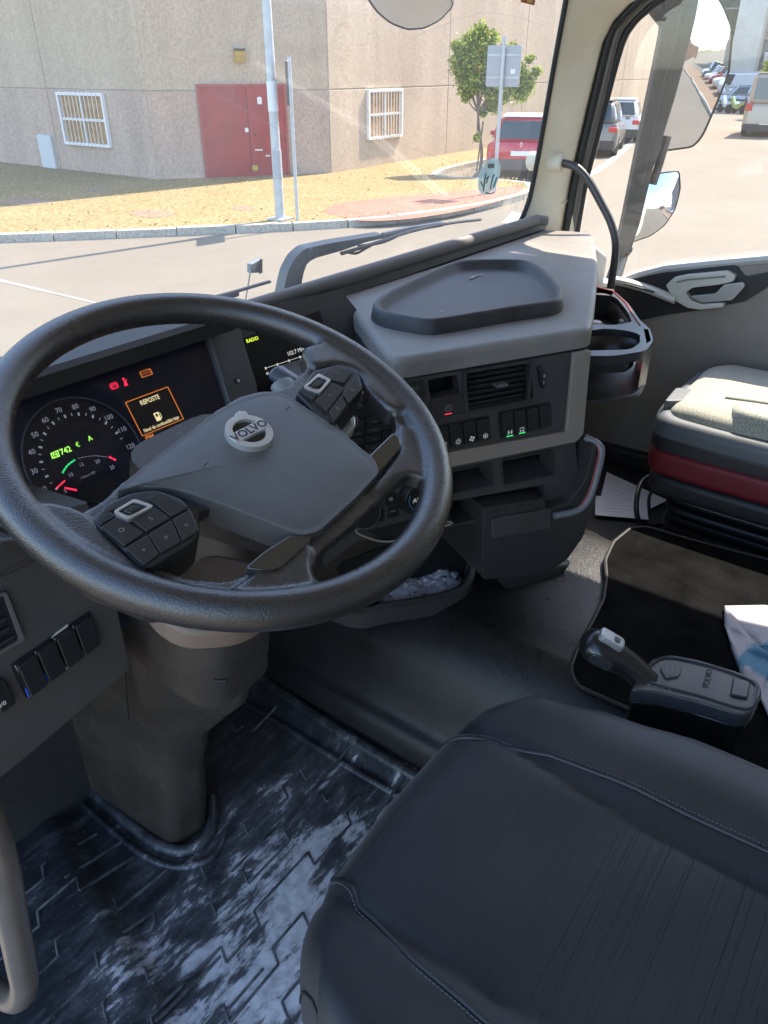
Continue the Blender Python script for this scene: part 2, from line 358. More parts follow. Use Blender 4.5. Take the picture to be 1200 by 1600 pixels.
mesh('roof_slab', prism3([V((12.6, 60, 9.4)), V((12.6, 16.2, 9.4)), V((16.1, 13.7, 9.4)), V((49, 15.2, 9.4)), V((49, 60, 9.4))], (0, 0, -.3)), kerbm, bt)
curt = fancy_ground('curtain_orange', (.33, .17, .055), (.42, .27, .14), 3, .3, 8)
def window(fr, px4):
    P = [fr.q(x, y) for x, y in px4]; a0 = min(p[0] for p in P); a1 = max(p[0] for p in P); b0 = min(p[1] for p in P); b1 = max(p[1] for p in P)
    a0, a1 = (P[0][0]+P[3][0])/2, (P[1][0]+P[2][0])/2; b0, b1 = (P[2][1]+P[3][1])/2, (P[0][1]+P[1][1])/2; w_ = .07; am, bm_ = (a0+a1)/2, (b0+b1)/2
    o = mesh('window', holed(fr, rect(a0, b0, a1, b1), [rect(a0+w_, b0+w_, a1-w_, b1-w_)], 0.002, .09, .006), whitep, bt)
    mesh('pane', slab(fr, rect(a0+w_, b0+w_, a1-w_, b1-w_), .003, .02), curt, o)
    mesh('frame', join(slab(fr, rect(am-.035, b0+w_, am+.035, b1-w_), .021, .055), slab(fr, rect(a0+w_, bm_-.03, am-.036, bm_+.03), .021, .055), slab(fr, rect(am+.036, bm_-.03, a1-w_, bm_+.03), .021, .055)), whitep, o)
    k = 11
    for i in range(1, k):
        a = a0+w_+(a1-a0-2*w_)*i/k
        mesh('bar', slab(fr, rect(a-.007, b0+.01, a+.007, b1-.01), .092, .106), whitep, o)
window(FL, [(91, 142), (163, 147), (176, 230), (105, 226)])
window(FRt, [(572, 141), (627, 137), (625, 213), (573, 219)])
dm = mat('red_door_paint', (.28, .035, .03), .5, var=.18, vscale=2.5)
P = [FC.q(x, y) for x, y in ((306, 132), (445, 130), (453, 282), (322, 285))]
a0, a1, b1 = (P[0][0]+P[3][0])/2, (P[1][0]+P[2][0])/2, (P[0][1]+P[1][1])/2; b0 = PZ
do = mesh('door', slab(FC, rect(a0+.06, b0, a1-.06, b1-.06), .003, .045), dm, bt)
mesh('frame', join(slab(FC, rect(a0, b0, a0+.058, b1), .003, .07), slab(FC, rect(a1-.058, b0, a1, b1), .003, .07), slab(FC, rect(a0+.059, b1-.058, a1-.059, b1), .003, .07)), mat('door_frame', (.3, .06, .05), .5), do)
am = (a0+a1)/2+.1; mesh('door_seam', slab(FC, rect(am-.01, b0, am+.01, b1-.07), .046, .052), mat('seam_dark', (.12, .03, .03), .6), do)
for x, y, w_, h_, m_ in ((405, 157, .11, .16, whitep), (385, 203, .09, .1, whitep), (404, 234, .2, .03, whitep), (418, 243, .12, .03, whitep), (398, 210, .06, .05, dark), (398, 262, .16, .12, mat('scribble', (.45, .33, .05), .6))):
    a, b = FC.q(x, y); mesh('sticker', slab(FC, rnd(rect(a-w_/2, b-h_/2, a+w_/2, b+h_/2), .03, 2), .046, .05), m_, do)
a, b = FC.q(374, 88); mesh('sign_box', slab(FC, rect(a-.12, b-.12, a+.12, b+.12), .002, .1, .01), mat('yellow_sign', (.40, .27, .03), .5), bt)
mesh('sign_hood', slab(FC, rect(a-.13, b+.122, a+.13, b+.16), .002, .14), dark, bt)
for q in (-.08, 0, .08): mesh('sign_bar', slab(FC, rect(a+q-.02, b-.1, a+q+.02, b+.02), .101, .104), mat('sign_ink', (.3, .2, .05), .5), bt)
P = [FL.q(x, y) for x, y in ((61, 210), (80, 210), (90, 264), (70, 266))]
mesh('meter_cabinet', slab(FL, rect(P[0][0], PZ, P[1][0]+.05, P[0][1]), .002, .09, .01), mat('cabinet_grey', (.5, .5, .5), .5), bt)
mesh('cabinet_flap', slab(FL, rect(P[0][0]+.06, PZ+.5, P[1][0]-.02, P[0][1]-.1), .092, .1, .004), mat('cabinet_grey', (.5, .5, .5)), bt)
# ---- poles, signs
def pole(name, label, cat, bx, by, r, h, m_, zg=PZ, group=None):
    p = pz(bx, by, zg); t = thing(name, label, cat, p, group); mesh('pole', tube([p, p+V((0, 0, h))], r if not isinstance(r, tuple) else [r[0], r[1]], 16), m_, t); return t, p
t, p = pole('lamp_post', 'tall grey galvanised lamp post in front of the red door', 'lamp post', 438, 343, (.085, .06), 8, alu)
mesh('base_plate', box(p+V((0, 0, .02)), (.34, .34, .03), None, .005), alu, t); mesh('hatch', tube([p+V((-.005, -.01, .7)), p+V((-.005, -.01, 1.15))], .088, 16), mat('hatch_grey', (.34, .35, .36), .5), t)
mesh('band', tube([p+V((0, 0, 1.75)), p+V((0, 0, 2.2))], .087, 16), mat('label_pale', (.62, .64, .66), .5), t)
mesh('lamp_arm', tube([p+V((0, 0, 8)), p+V((0, -.1, 8.4)), p+V((0, -.9, 8.7))], .04), alu, t)
t, p = pole('sign_post', 'thin post with a narrow road sign seen edge-on right of the lamp post', 'road sign', 465, 345, .03, 2.55, alu)
dirx = (V((p.x, p.y, 0))-V((CC.x, CC.y, 0))).normalized(); dirx = (Matrix.Rotation(R(5), 3, 'Z') @ dirx)
fr = Fr(p+V((0, 0, 2.2)), dirx, (-dirx.y, dirx.x, 0)); mesh('sign_plate', slab(fr, rnd(rect(-.3, -.3, .3, .38), .04), .032, .05), alu, t); mesh('sign_face', slab(fr, rnd(rect(-.28, -.28, .28, .36), .04), .05, .053), mat('sign_brown', (.10, .07, .06), .6), t)
t, p = pole('road_sign', 'square grey road sign back on a slim post beside the orange tree', 'road sign', 772, 302, .04, 2.95, alu, GZ+.12)
g = (p-CC); g.z = 0; g.normalize(); g = Matrix.Rotation(R(-18), 3, 'Z') @ g; fr = Fr(p+V((0, 0, 2.35)), (g.y, -g.x, 0), -g)
mesh('sign_plate', holed(fr, rnd(rect(-.36, -.3, .36, .44), .05), [], -.075, -.055, .004), mat('sign_back', (.30, .31, .33), .45, metal=.3), t)
mesh('bracket', join(slab(fr, rect(-.34, .25, .34, .29), -.055, -.04), slab(fr, rect(-.34, -.15, .34, -.11), -.055, -.04)), alu, t)
mesh('label_plate', slab(fr, rect(.16, -.06, .26, .02), -.054, -.05), whitep, t)
# ---- tree
def leaf_mat(name, c1, c2):
    m = bpy.data.materials.new(name); m.use_nodes = True; n = m.node_tree; b = n.nodes['Principled BSDF']; b.inputs['Roughness'].default_value = .5
    oi = n.nodes.new('ShaderNodeNewGeometry'); r = n.nodes.new('ShaderNodeValToRGB'); r.color_ramp.elements[0].color = (*c1, 1); r.color_ramp.elements[1].color = (*c2, 1)
    n.links.new(oi.outputs['Random Per Island'], r.inputs[0]); n.links.new(r.outputs[0], b.inputs['Base Color'])
    tl = n.nodes.new('ShaderNodeBsdfTranslucent'); n.links.new(r.outputs[0], tl.inputs[0]); mx = n.nodes.new('ShaderNodeMixShader'); mx.inputs[0].default_value = .35
    n.links.new(b.outputs[0], mx.inputs[1]); n.links.new(tl.outputs[0], mx.inputs[2]); n.links.new(mx.outputs[0], n.nodes['Material Output'].inputs[0]); MT[name] = m; return m
leafm = leaf_mat('leaf_green', (.10, .17, .012), (.46, .52, .07)); barkm = mat('bark', (.16, .12, .09), .85, bump=.5, bscale=30, var=.3)
def tree(label, p, H, blobs, n, ls=.06, fruit=True, group=None):
    t = thing('orange_tree' if fruit else 'street_tree', label, 'tree', p, group)
    top = V(blobs[0][:3]); bms = [tube(spline([p, p+V((.03, 0, H*.25)), p.lerp(top, .5)+V((.02, .02, 0)), top], 4), [.05-.03*i/12 for i in range(13)], 8)]
    for b in blobs:
        s = p.lerp(top, .55); c = V(b[:3]); bms.append(tube(spline([s, s.lerp(c, .5)+V((0, 0, -.05)), c], 3), [.025-.003*i for i in range(7)], 6))
    bms.append(tube([p+V((-.1, .05, 0)), p+V((.02, 0, 1.2))], .02, 6))
    mesh('trunk', join(*bms), barkm, t)
    bm = bmesh.new(); rs = random.Random(len(label)+n)
    tot = sum(b[3]**2 for b in blobs)
    for b in blobs:
        for _ in range(int(n*b[3]**2/tot)):
            d = V((rs.gauss(0, 1), rs.gauss(0, 1), rs.gauss(0, 1))).normalized(); rr = b[3]*(rs.random()**.4)*rs.uniform(.75, 1.0)*(1.4 if rs.random() < .2 else 1)
            c = V(b[:3])+V((d.x*rr, d.y*rr, d.z*rr*.9)); u = V((rs.gauss(0, 1), rs.gauss(0, 1), rs.gauss(0, .6))).normalized(); v = u.cross(V((rs.gauss(0, 1), rs.gauss(0, 1), rs.gauss(0, 1)))).normalized(); s = ls*rs.uniform(.6, 1.3)
            q = [bm.verts.new(c+u*s), bm.verts.new(c+v*s*.45), bm.verts.new(c-u*s), bm.verts.new(c-v*s*.45)]; bm.faces.new(q)
    mesh('crown', bm, leafm, t, kind='stuff')
    if fruit:
        for _ in range(4):
            b = rs.choice(blobs); d = V((-.8, -.6, rs.uniform(-.6, .3))).normalized()
            c = V(b[:3])+d*b[3]*.9+V((rs.uniform(-.2, .2), rs.uniform(-.2, .2), 0)); mesh('orange', lathe(c, (0, 0, 1), [(.001, -.04), (.028, -.028), (.04, 0), (.028, .028), (.001, .04)], 10), mat('orange_fruit', (.7, .22, .02), .5), t)
p = pz(750, 268, PZ); n_ = V((p.x-CC.x, p.y-CC.y, 0))
def at(x, y, r): q = pl(x, y, p, n_); return (q.x, q.y, q.z, r)
tree('small bushy orange tree with green crown beside the grey sign back', p, 2, [at(745, 95, .42), at(742, 66, .30), at(725, 110, .30), at(790, 125, .38), at(812, 120, .30), at(770, 130, .40), at(735, 130, .25), at(815, 148, .2), at(768, 60, .2), at(718, 82, .16), at(745, 215, .12), at(755, 178, .1), at(760, 90, .45), at(800, 105, .3), at(720, 100, .28), at(740, 70, .38), at(780, 140, .42), at(822, 130, .25), at(735, 130, .35), at(712, 72, .14), at(838, 112, .14), at(752, 50, .22), at(770, 165, .2), at(728, 150, .16), at(828, 92, .12), at(800, 78, .2)], 22000, .055)
# ---- cars
blackr = mat('tyre', (.02, .02, .02), .8); rimm = mat('rim', (.45, .45, .46), .35, metal=.8); cglass = mat('car_glass', (.03, .05, .055), .06, coat=.3); tailm = mat('tail_lamp', (.5, .02, .02), .2, coat=.5)
plate_m = mat('number_plate', (.75, .75, .72), .4)
def make_car(label, pos, head, L=4.0, W=1.74, H=1.48, col=(.4, .02, .04), roofcol=None, kind='hatch', group='cars parked along the street', small=False, cat='car'):
    name = {'hatch': 'parked_car', 'van': 'parked_van', 'suv': 'parked_car'}[kind]
    t = thing(name, label, cat, (pos[0], pos[1], GZ), group, rotz=head)
    cm = mat('car_paint_%d_%d_%d' % tuple(int(c*100) for c in col), tuple(c*.8 for c in col), .28, coat=.6, var=.03)
    rm = mat('car_paint_%d_%d_%d' % tuple(int(c*100) for c in roofcol), roofcol, .28, coat=.6) if roofcol else cm
    F = Fr((0, 0, 0), (1, 0, 0), (0, 0, 1))
    bel = H*(.60 if kind != 'van' else .52); l2 = L/2
    side = Fr((0, -W/2, 0), (1, 0, 0), (0, -1, 0))
    hood = bel-.02
    prof = [(-l2+.05, .25), (-l2, .5), (-l2+.03, bel-.12), (-l2+.12, bel), (l2*.28, bel), (l2*.9, bel-.22), (l2, bel-.4), (l2-.02, .35), (l2-.15, .2), (-l2+.2, .2)]
    bm = slab(side, prof, -W, 0, .22, 6, both=True)
    # wheel arches as dark recess rings
    mesh('body', bm, cm, t, local=True)
    rr, rf = (-l2+.12, -l2+.38), (l2*.42, l2*.12)
    if kind == 'van': rr, rf = (-l2+.04, -l2+.12), (l2*.62, l2*.4)
    z0, z1 = bel-.03, H; wb, wt = W/2-.07, W/2-.26 if kind != 'van' else W/2-.12
    lo = [V((rr[0], -wb, z0)), V((rf[0], -wb, z0)), V((rf[0], wb, z0)), V((rr[0], wb, z0))]; hi = [V((rr[1], -wt, z1)), V((rf[1], -wt, z1)), V((rf[1], wt, z1)), V((rr[1], wt, z1))]
    bm = bmesh.new(); a = [bm.verts.new(v) for v in lo]; b = [bm.verts.new(v) for v in hi]; bm.faces.new(a[::-1]); bm.faces.new(b)
    for i in range(4): bm.faces.new((a[i], a[(i+1) % 4], b[(i+1) % 4], b[i]))
    bmesh.ops.recalc_face_normals(bm, faces=bm.faces)
    bmesh.ops.bevel(bm, geom=bm.edges[:], offset=.24, segments=6, affect='EDGES', profile=.5, clamp_overlap=True)
    mesh('cabin', bm, cm, t, local=True)
    mesh('roof', box((( rr[1]+rf[1])/2, 0, H+.004), (rf[1]-rr[1]-.12, 2*wt-.1, .03), F, .012, 3), rm, t, local=True)
    def win(i, u0, u1, v0, v1, nm='window'):
        A, B, C_, D = lo[i], lo[(i+1) % 4], hi[(i+1) % 4], hi[i]; n = (B-A).cross(D-A).normalized()
        if n.dot((A+B)/2-V((0, 0, A.z))) < 0: n = -n
        f = lambda u, v: (A.lerp(B, u)).lerp(D.lerp(C_, u), v)
        q = [f(u0, v0), f(u1, v0), f(u1, v1), f(u0, v1)]
        mesh(nm, prism3([p_+n*.008 for p_ in q], -n*.02, .004, 1), cglass, t, local=True)
    win(3, .1, .9, .18, .85, 'rear_window'); win(1, .08, .92, .15, .88, 'windscreen')
    for i in (0, 2):
        if kind == 'van': win(i, .66 if i == 0 else .06, .94 if i == 0 else .34, .2, .85)
        else: win(i, .1, .46, .2, .85); win(i, .53, .9, .2, .85)
    wr = .31 if kind != 'van' else .34
    for x in (-l2*.62, l2*.64):
        for s in (-1, 1):
            o = mesh('wheel', lathe((x, s*(W/2-.2), wr), (0, s, 0), [(wr-.03, 0), (wr, .02), (wr, .17), (wr-.03, .21), (wr*.66, .21), (wr*.66, .15), (.01, .15)], 20), blackr, t, local=True)
            if not small: mesh('rim', lathe((x, s*(W/2-.2), wr), (0, s, 0), [(wr*.64, .151), (wr*.6, .19), (wr*.2, .17), (.01, .19)], 10), rimm, o, local=True)
    for s in (-1, 1):
        lz = bel-.16 if kind != 'van' else bel-.1
        mesh('tail_light', box((-l2+.05, s*(W/2-.17), lz), (.13, .26, .15 if kind != 'van' else .3), F, .03, 3), tailm, t, local=True)
        mesh('headlight', box((l2-.07, s*(W/2-.22), bel-.38), (.16, .3, .13), F, .03, 3), mat('lamp_clear', (.6, .6, .6), .1, coat=.5), t, local=True)
        mesh('wing_mirror', box((rf[0]-.15, s*(W/2+.07), bel+.06), (.12, .16, .12), F, .03, 3), cm, t, local=True)
    mesh('bumper', box((-l2+.06, 0, .36), (.18, W-.1, .26), F, .05, 3), dark if not roofcol else mat('bumper_dark', (.06, .055, .055), .6), t, local=True)
    mesh('number_plate', box((-l2-.012, 0, .62 if roofcol else .45), (.02, .5, .11), F, .003), plate_m, t, local=True)
    return t
gp = pz(803, 279, GZ)
rc = make_car('red hatchback with roof whitened for sun glare parked beyond the verge, seen from behind', (20.35, 10.15), R(24), L=4.0, W=1.76, H=1.44, col=(.62, .02, .05), roofcol=(.85, .84, .8))  # white roof colour stands in for the sun's glare
F0 = Fr((-2.002, 0, .83), (0, -1, 0), (-1, 0, 0))
mesh('badge', holed(F0, [(0, -.07), (.045, 0), (0, .07), (-.045, 0)], [[(0, -.04), (.022, 0), (0, .04), (-.022, 0)]], 0, .012), chrome, rc, local=True)
make_car('grey people carrier parked behind the white edge line', (27.2, 10.9), R(17), col=(.16, .16, .155), H=1.62, L=4.3, kind='suv')
make_car('white hatchback with red tail lights ahead of the grey car', (32.8, 12.2), R(17), col=(.75, .75, .74))
make_car('white delivery van with a red mark on its rear doors', (49.5, 16.4), R(14), L=4.6, H=2.25, W=1.9, col=(.74, .72, .68), kind='van', cat='van')
make_car('dark blue car in front of the white delivery van', (56, 20.8), R(14), col=(.04, .05, .08), H=1.6)
make_car('pale grey car behind the white hatchback, near the window pillar', (41, 16.8), R(17), col=(.4, .42, .42), H=1.75, kind='suv')
# ================================================================== THE CAB: shell
floor_z = 0.0
mesh('cab_floor', prism3([V((-.93, -1.1, -.012)), V((-.12, -1.1, -.012)), V((-.12, .75, -.012)), V((-.93, .75, -.012))], (0, 0, -.05)), rubber, kind='structure')
mesh('passenger_floor', prism3([V((.02, -1.1, .165)), V((1.06, -1.1, .165)), V((1.06, .6, .165)), V((.02, .6, .165))], (0, 0, -.2)), rubber, kind='structure')
mesh('cab_roof', prism3([V((-1.08, -1.15, 1.93)), V((1.08, -1.15, 1.93)), V((1.1, .34, 1.90)), V((-1.1, .34, 1.90))], (0, 0, .04)), cream, kind='structure')
mesh('cab_back_wall', prism3([V((-1.08, -1.15, -.1)), V((1.08, -1.15, -.1)), V((1.08, -1.15, 1.93)), V((-1.08, -1.15, 1.93))], (0, -.04, 0)), mat('back_trim', (.40, .38, .34), .8, var=.1), kind='structure')
mesh('cab_left_wall', prism3([V((-1.08, -1.15, -.1)), V((-1.08, -.80, -.1)), V((-1.08, -.80, 1.93)), V((-1.08, -1.15, 1.93))], (-.04, 0, 0)), MT['back_trim'], kind='structure')
mesh('cab_front_wall', join(prism3([V((-1.1, .47, -.1)), V((1.12, .47, -.1)), V((1.12, .47, .70)), V((-1.1, .47, .70))], (0, .04, 0))), dark, kind='structure')
# windscreen plane and its right pillar
LEAN = R(9)
WS = Fr((0, .405, .80), (1, 0, 0), (0, -math.cos(LEAN), -math.sin(LEAN)))
wsb = [WS.q(x, y) for x, y in ((815, 352), (826, 318), (836, 270), (846, 215), (866, 100), (886, -10))]
ws_r = [(wsb[0][0]-.09, -.035)]+[(wsb[0][0]-.03, -.012)]+wsb[1:]
top = .83; k = (wsb[-1][0]-wsb[2][0])/(wsb[-1][1]-wsb[2][1]); ws_r.append((wsb[2][0]+k*(top-wsb[2][1]), top))
wst = thing('windscreen', 'large dusty windscreen looking out on the red door and the verge', 'windscreen', WS.p(0, 0))
out = [(-1.0, -.045)]+ws_r+[(-1.0, top)]
mesh('glass', (lambda P: (P, [range(len(P))]))([WS.p(a, b, -.004) for a, b in out]), glass('screen_glass', (.97, .98, .97), .105, (.9, .80, .70)), wst)
mesh('seal', tube([WS.p(a, b, .0) for a, b in rnd(ws_r, .03, closed=False)], .006, 8), black, wst)
# scratches left by the wipers
for (a, b, c_) in (((540, 120), (620, 220), (760, 268)), ((330, 140), (430, 200), (500, 250)), ((640, 60), (760, 20), (850, 40))):
    mesh('wiper_scratch', tube(spline([WS.p(*WS.q(*p_), .0) for p_ in (a, b, c_)], 6), .0004, 4), mat('scratch', (.8, .78, .7), .4, alpha=.25), wst)
pt = thing('windscreen_pillar', 'cream trimmed pillar between the windscreen and the passenger window', 'pillar', (1.0, .36, .78))
dl = [(878, 362), (886, 320), (893, 279), (920, 165), (946, 60), (962, 32), (985, 8), (1018, -12)]
DX = 1.0
door_line = [pxx(x, y, DX) for x, y in dl]
A = [WS.p(a, b) for a, b in rnd(ws_r[1:], .02, closed=False)]
def resample(P, n):
    L = [0]
    for a, b in zip(P, P[1:]): L.append(L[-1]+(b-a).length)
    o = []
    for i in range(n):
        t = L[-1]*i/(n-1); k = max(j for j in range(len(P)) if L[j] <= t+1e-9); k = min(k, len(P)-2); o.append(P[k].lerp(P[k+1], (t-L[k])/(L[k+1]-L[k])))
    return o
E_ = door_line[:]; E_[0] = E_[0]+V((0, 0, -.03))
Az = [a for a in A if a.z < E_[-1].z+.02]
a_ = resample(Az, 14); d_ = resample(E_, 14)
def pil(i, j):
    i = int(round(i*13)); a, d = a_[i], d_[i]; m = V((DX-.004, a.y-.03, (a.z+d.z)/2)); t = j
    return a*(1-t)**2+(a*.45+d*.55+V((-.012, -.012, 0)))*2*t*(1-t)+d*t*t
bm = grid(pil, 13, 10); bmesh.ops.recalc_face_normals(bm, faces=bm.faces)
o = mesh('trim', bm, cream, pt); sm = o.modifiers.new('s', 'SOLIDIFY'); sm.thickness = .012; sm.offset = 1
# below the glass corner down to the dash
mesh('lower_trim', prism3([WS.p(*WS.q(846, 345)), WS.p(*WS.q(815, 352)), WS.p(*WS.q(822, 335)), a_[0]+V((0, 0, .02)), V((DX, .33, .86)), V((DX, .30, .74)), V((.93, .36, .74))], (0.02, .05, 0)), cream, pt)
mesh('front_header', prism3([V((-1.1, .30, 1.60)), V((1.1, .30, 1.60)), V((1.1, .33, 1.91)), V((-1.1, .33, 1.91))], (0, .05, 0)), cream, pt)
# upper header above both windows
mesh('header', tube([WS.p(-1.0, top), WS.p(ws_r[-1][0], top)], .035, 10), cream, pt)
# door frame: seals round the passenger window
dt = thing('passenger_door', 'closed passenger door with grey trim, black inlay and window', 'door', (1.06, -.3, .17))
def seal(px_pts, X, r, m_, nm, flat=1):
    P = [pxx(x, y, X) for x, y in px_pts]; last = P[-1]
    P += [V((X, last.y-.1, last.z+.03)), V((X, -.62, last.z+.05)), V((X, -.68, last.z-.05)), V((X, -.72, .70))]
    mesh(nm, tube(spline(P, 4), r, 10, flat=flat), m_, dt)
seal([(884, 362), (892, 320), (900, 279), (926, 165), (952, 60), (969, 32), (990, 10), (1012, -8)], 1.003, .011, mat('seal_rubber', (.012, .012, .012), .5), 'seal')
seal([(893, 362), (901, 320), (908, 279), (936, 165), (962, 60), (980, 30), (1000, 10), (1024, -8)], 1.01, .010, mat('frame_brown', (.10, .088, .075), .35), 'window_frame')
seal([(901, 362), (908, 320), (916, 279), (944, 168), (970, 72), (988, 38), (1008, 18), (1036, -2)], 1.02, .0085, mat('seal_rubber', (.012, .012, .012), .5), 'seal')
sill = [(948, 448), (1000, 430), (1040, 420), (1120, 412), (1200, 405), (1290, 399)]
X = 1.03; DF = Fr((X, 0, 0), (0, -1, 0), (-1, 0, 0))
S_ = [DF.q(x, y) for x, y in sill]; S_ = [(-.33, S_[0][1]+.02)]+S_+[(.78, S_[-1][1]+.03)]
mesh('door_panel', slab(DF, S_+[(.78, .10), (-.33, .10)], -.05, 0, .012), greyt, dt)
mesh('door_skin', slab(Fr((1.10, 0, 0), (0, -1, 0), (-1, 0, 0)), [(a, b-.01) for a, b in S_]+[(.78, -.2), (-.33, -.2)], -.03, 0), whitep, dt)
mesh('sill_cap', tube([DF.p(a, b, -.01) for a, b in S_], .012, 8, flat=1.6, up=(1, 0, 0)), mat('sill_pale', (.45, .44, .41), .5), dt)
ins = [DF.q(x, y) for x, y in ((925, 452), (985, 433), (1040, 425), (1110, 417), (1150, 412), (1165, 432), (1200, 425), (1225, 424), (1200, 448), (1165, 470), (1110, 482), (1050, 490), (1000, 500), (940, 500))]
mesh('inlay', slab(DF, rnd(ins, .008), .001, .006, .002), mat('inlay_black', (.022, .021, .023), .4, bump=.3), dt)
wp = mat('handle_pale', (.56, .54, .47), .35)
def dtube(pts, r, m_, nm, c=.02, flat=1, par=None, n=10):
    return mesh(nm, tube(spline([DF.p(*DF.q(x, y), c if not isinstance(c, list) else c[i]) for i, (x, y) in enumerate(pts)], 5), r, n, flat=flat, up=(-1, 0, 0)), m_, par or dt)
h = dtube([(964, 436), (985, 440), (1010, 447), (1035, 456), (1060, 466)], .011, wp, 'armrest', flat=1.4)
mesh('armrest_groove', tube([DF.p(*DF.q(x, y), .037) for x, y in ((985, 439), (1010, 446), (1030, 452))], .0025, 6), dark, h)
mesh('handle_bezel', slab(DF, rnd([DF.q(x, y) for x, y in ((1045, 443), (1058, 431), (1076, 427), (1140, 421), (1153, 428), (1150, 437), (1128, 442), (1086, 447), (1076, 454), (1084, 466), (1100, 472), (1136, 470), (1134, 477), (1098, 481), (1078, 478), (1058, 466))], .004, 3), .004, .024, .007, 4), wp, dt)
mesh('bezel_groove', tube([DF.p(*DF.q(x, y), .0245) for x, y in ((1062, 438), (1078, 434), (1138, 429))], .0022, 6), mat('groove_tan', (.22, .20, .15), .5), dt)
ha = mesh('door_handle', slab(DF, rnd([DF.q(x, y) for x, y in ((1082, 460), (1122, 456), (1135, 442), (1165, 438), (1168, 444), (1148, 466), (1125, 468), (1100, 470))], .006), .012, .024, .004), silver, dt)
mesh('handle_recess', slab(DF, rnd([DF.q(x, y) for x, y in ((1086, 449), (1136, 443), (1122, 455), (1086, 459))], .006), .006, .009), black, dt)
mesh('glass', (lambda P: (P, [range(len(P))]))([V((1.07, a.y, a.z)) for a in [pxx(x, y, 1.03) for x, y in ((895, 400), (908, 279), (944, 168), (970, 72), (988, 38), (1030, -10))]]+[V((1.07, -.7, 1.47)), V((1.07, -.76, .74)), V((1.07, .1, .64))]), glass('door_glass', (.96, .97, .96), .022), dt)
mesh('rear_side_wall', prism3([V((1.0, -.72, .1)), V((1.0, -1.15, .1)), V((1.0, -1.15, 1.93)), V((1.0, -.72, 1.93))], (.08, 0, 0)), cream, dt)
mesh('upper_rail', prism3([V((.985, -.72, 1.47)), V((.985, .22, 1.44)), V((.985, .25, 1.93)), V((.985, -.72, 1.93))], (.1, 0, 0), .01), cream, dt)
mesh('door_bottom', prism3([V((1.0, -.78, .165)), V((1.0, .36, .165)), V((1.0, .36, .215)), V((1.0, -.78, .215))], (.04, 0, 0), .01), rubber, dt)
# grab handle by the pillar
gt = thing('grab_handle', 'bent black grab handle running from the cream pillar to the dashboard end', 'grab handle', pxx(955, 440, .93))
P = [pxx(x, y, .93) for x, y in ((872, 254), (898, 260), (918, 280), (938, 315), (955, 350), (962, 385), (957, 430), (950, 470))]
mesh('handle', tube(spline(P, 6), .0095, 14), mat('handle_black', (.05, .045, .045), .35, bump=.2), gt)
c0, c1 = pxx(838, 252, .93), pxx(880, 254, .93); ax = (c1-c0).normalized()
mesh('mount', lathe(c0-ax*.02, ax, [(.018, 0), (.0225, .006), (.0225, (c1-c0).length+.012), (.019, (c1-c0).length+.02), (.013, (c1-c0).length+.02)], 24), cream, gt)

# ================================================================== dashboard
da = thing('dashboard', 'wide grey truck dashboard with angled centre console and instruments', 'dashboard', (0, .3, .5))
ZT = .80
topo = [(530, 462), (690, 412), (850, 358), (905, 361), (930, 367), (936, 420), (930, 480), (921, 541)]
P = [pz(x, y, ZT) for x, y in topo[:-1]]
f1, f2 = pz(921, 541.8, .77), pz(630, 592, .77); f0 = pz(575, 545, .77)
def inset(p, d): return V((p.x, p.y, ZT))+V((.485, .875, 0))*d
q = [(p.x, p.y) for p in P]+[((f1.x), (f1.y)), (f2.x-.015, f2.y+.01), (f0.x, f0.y)]
# flat top with rounded rim towards the driver
bm = prism3([V((a, b, ZT)) for a, b in rnd(q, [0, 0, .01, .02, .02, .02, .02, .02, .03, .02])], (0, 0, -.03), .022, 6)
mesh('dash_top', bm, dash, da)
mesh('dash_seam', prism3([V((a, b, .7695)) for a, b in [(f1.x-.004, f1.y+.004), (f2.x-.012, f2.y+.014), (f0.x, f0.y), (q[0][0], q[0][1]), (q[3][0], q[3][1])]], (0, 0, -.004)), black, da)
# ridge along the glass
r0, r1 = pz(320, 500, .825), pz(846, 346, .825)
bm = tube([V((-.95, .352, .825)), V((r0.x, .357, .825)), V(((r0.x+r1.x)/2, .357, .825)), V((r1.x, .35, .826)), V((r1.x+.02, .33, .824))], [.012, .012, .012, .012, .010], 12, flat=1.1)
mesh('demister_ridge', bm, mat('ridge_grey', (.16, .15, .14), .6, bump=.4), da)
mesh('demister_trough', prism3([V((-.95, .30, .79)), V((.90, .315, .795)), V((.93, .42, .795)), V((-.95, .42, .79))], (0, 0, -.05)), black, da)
mesh('demister_step', prism3([V((-.95, .36, .822)), V((.93, .36, .822)), V((.93, .415, .80)), V((-.95, .415, .80))], (0, 0, -.03)), dash, da)
# end cap of the dash at the door
mesh('end_cap', prism3([V((.905, .21, .775)), V((.99, .21, .74)), V((1.0, .40, .76)), V((.91, .36, .79))], (0, 0, -.2), .012), mat('cap_pale', (.34, .34, .33), .5), da)
# ---- centre console frame
az = R(-29); CP = Fr(f1, (math.cos(az), math.sin(az), 0), (math.sin(az), -math.cos(az), .035))
b_ = CP
def P_(*pts): return [CP.q(x, y) for x, y in pts]
TL = CP.q(630, 592); TR = (0, 0)
BO = P_((907.5, 687)); BI = P_((893, 547), (881.3, 672.3)); bl = CP.q(700, 704); bl2 = CP.q(705, 731)
slope = (BI[1][1]-bl[1])/(BI[1][0]-bl[0]); LX = -.46
def yline(x, base, s=slope): return base[1]+(x-base[0])*s
UT = -.004
panel = [(LX, UT), (BI[0][0], UT), (BI[1][0], BI[1][1]), (LX, yline(LX, BI[1]))]
def prect(a, b, c, d): 
    Q = P_(a, b, c, d); return Q
vent = prect((727, 581), (829, 563), (834, 622), (733, 642))
sw1 = prect((697, 662), (760, 650), (765, 684), (700, 700)); sw2 = prect((780, 645), (857, 630), (859, 664), (783, 683))
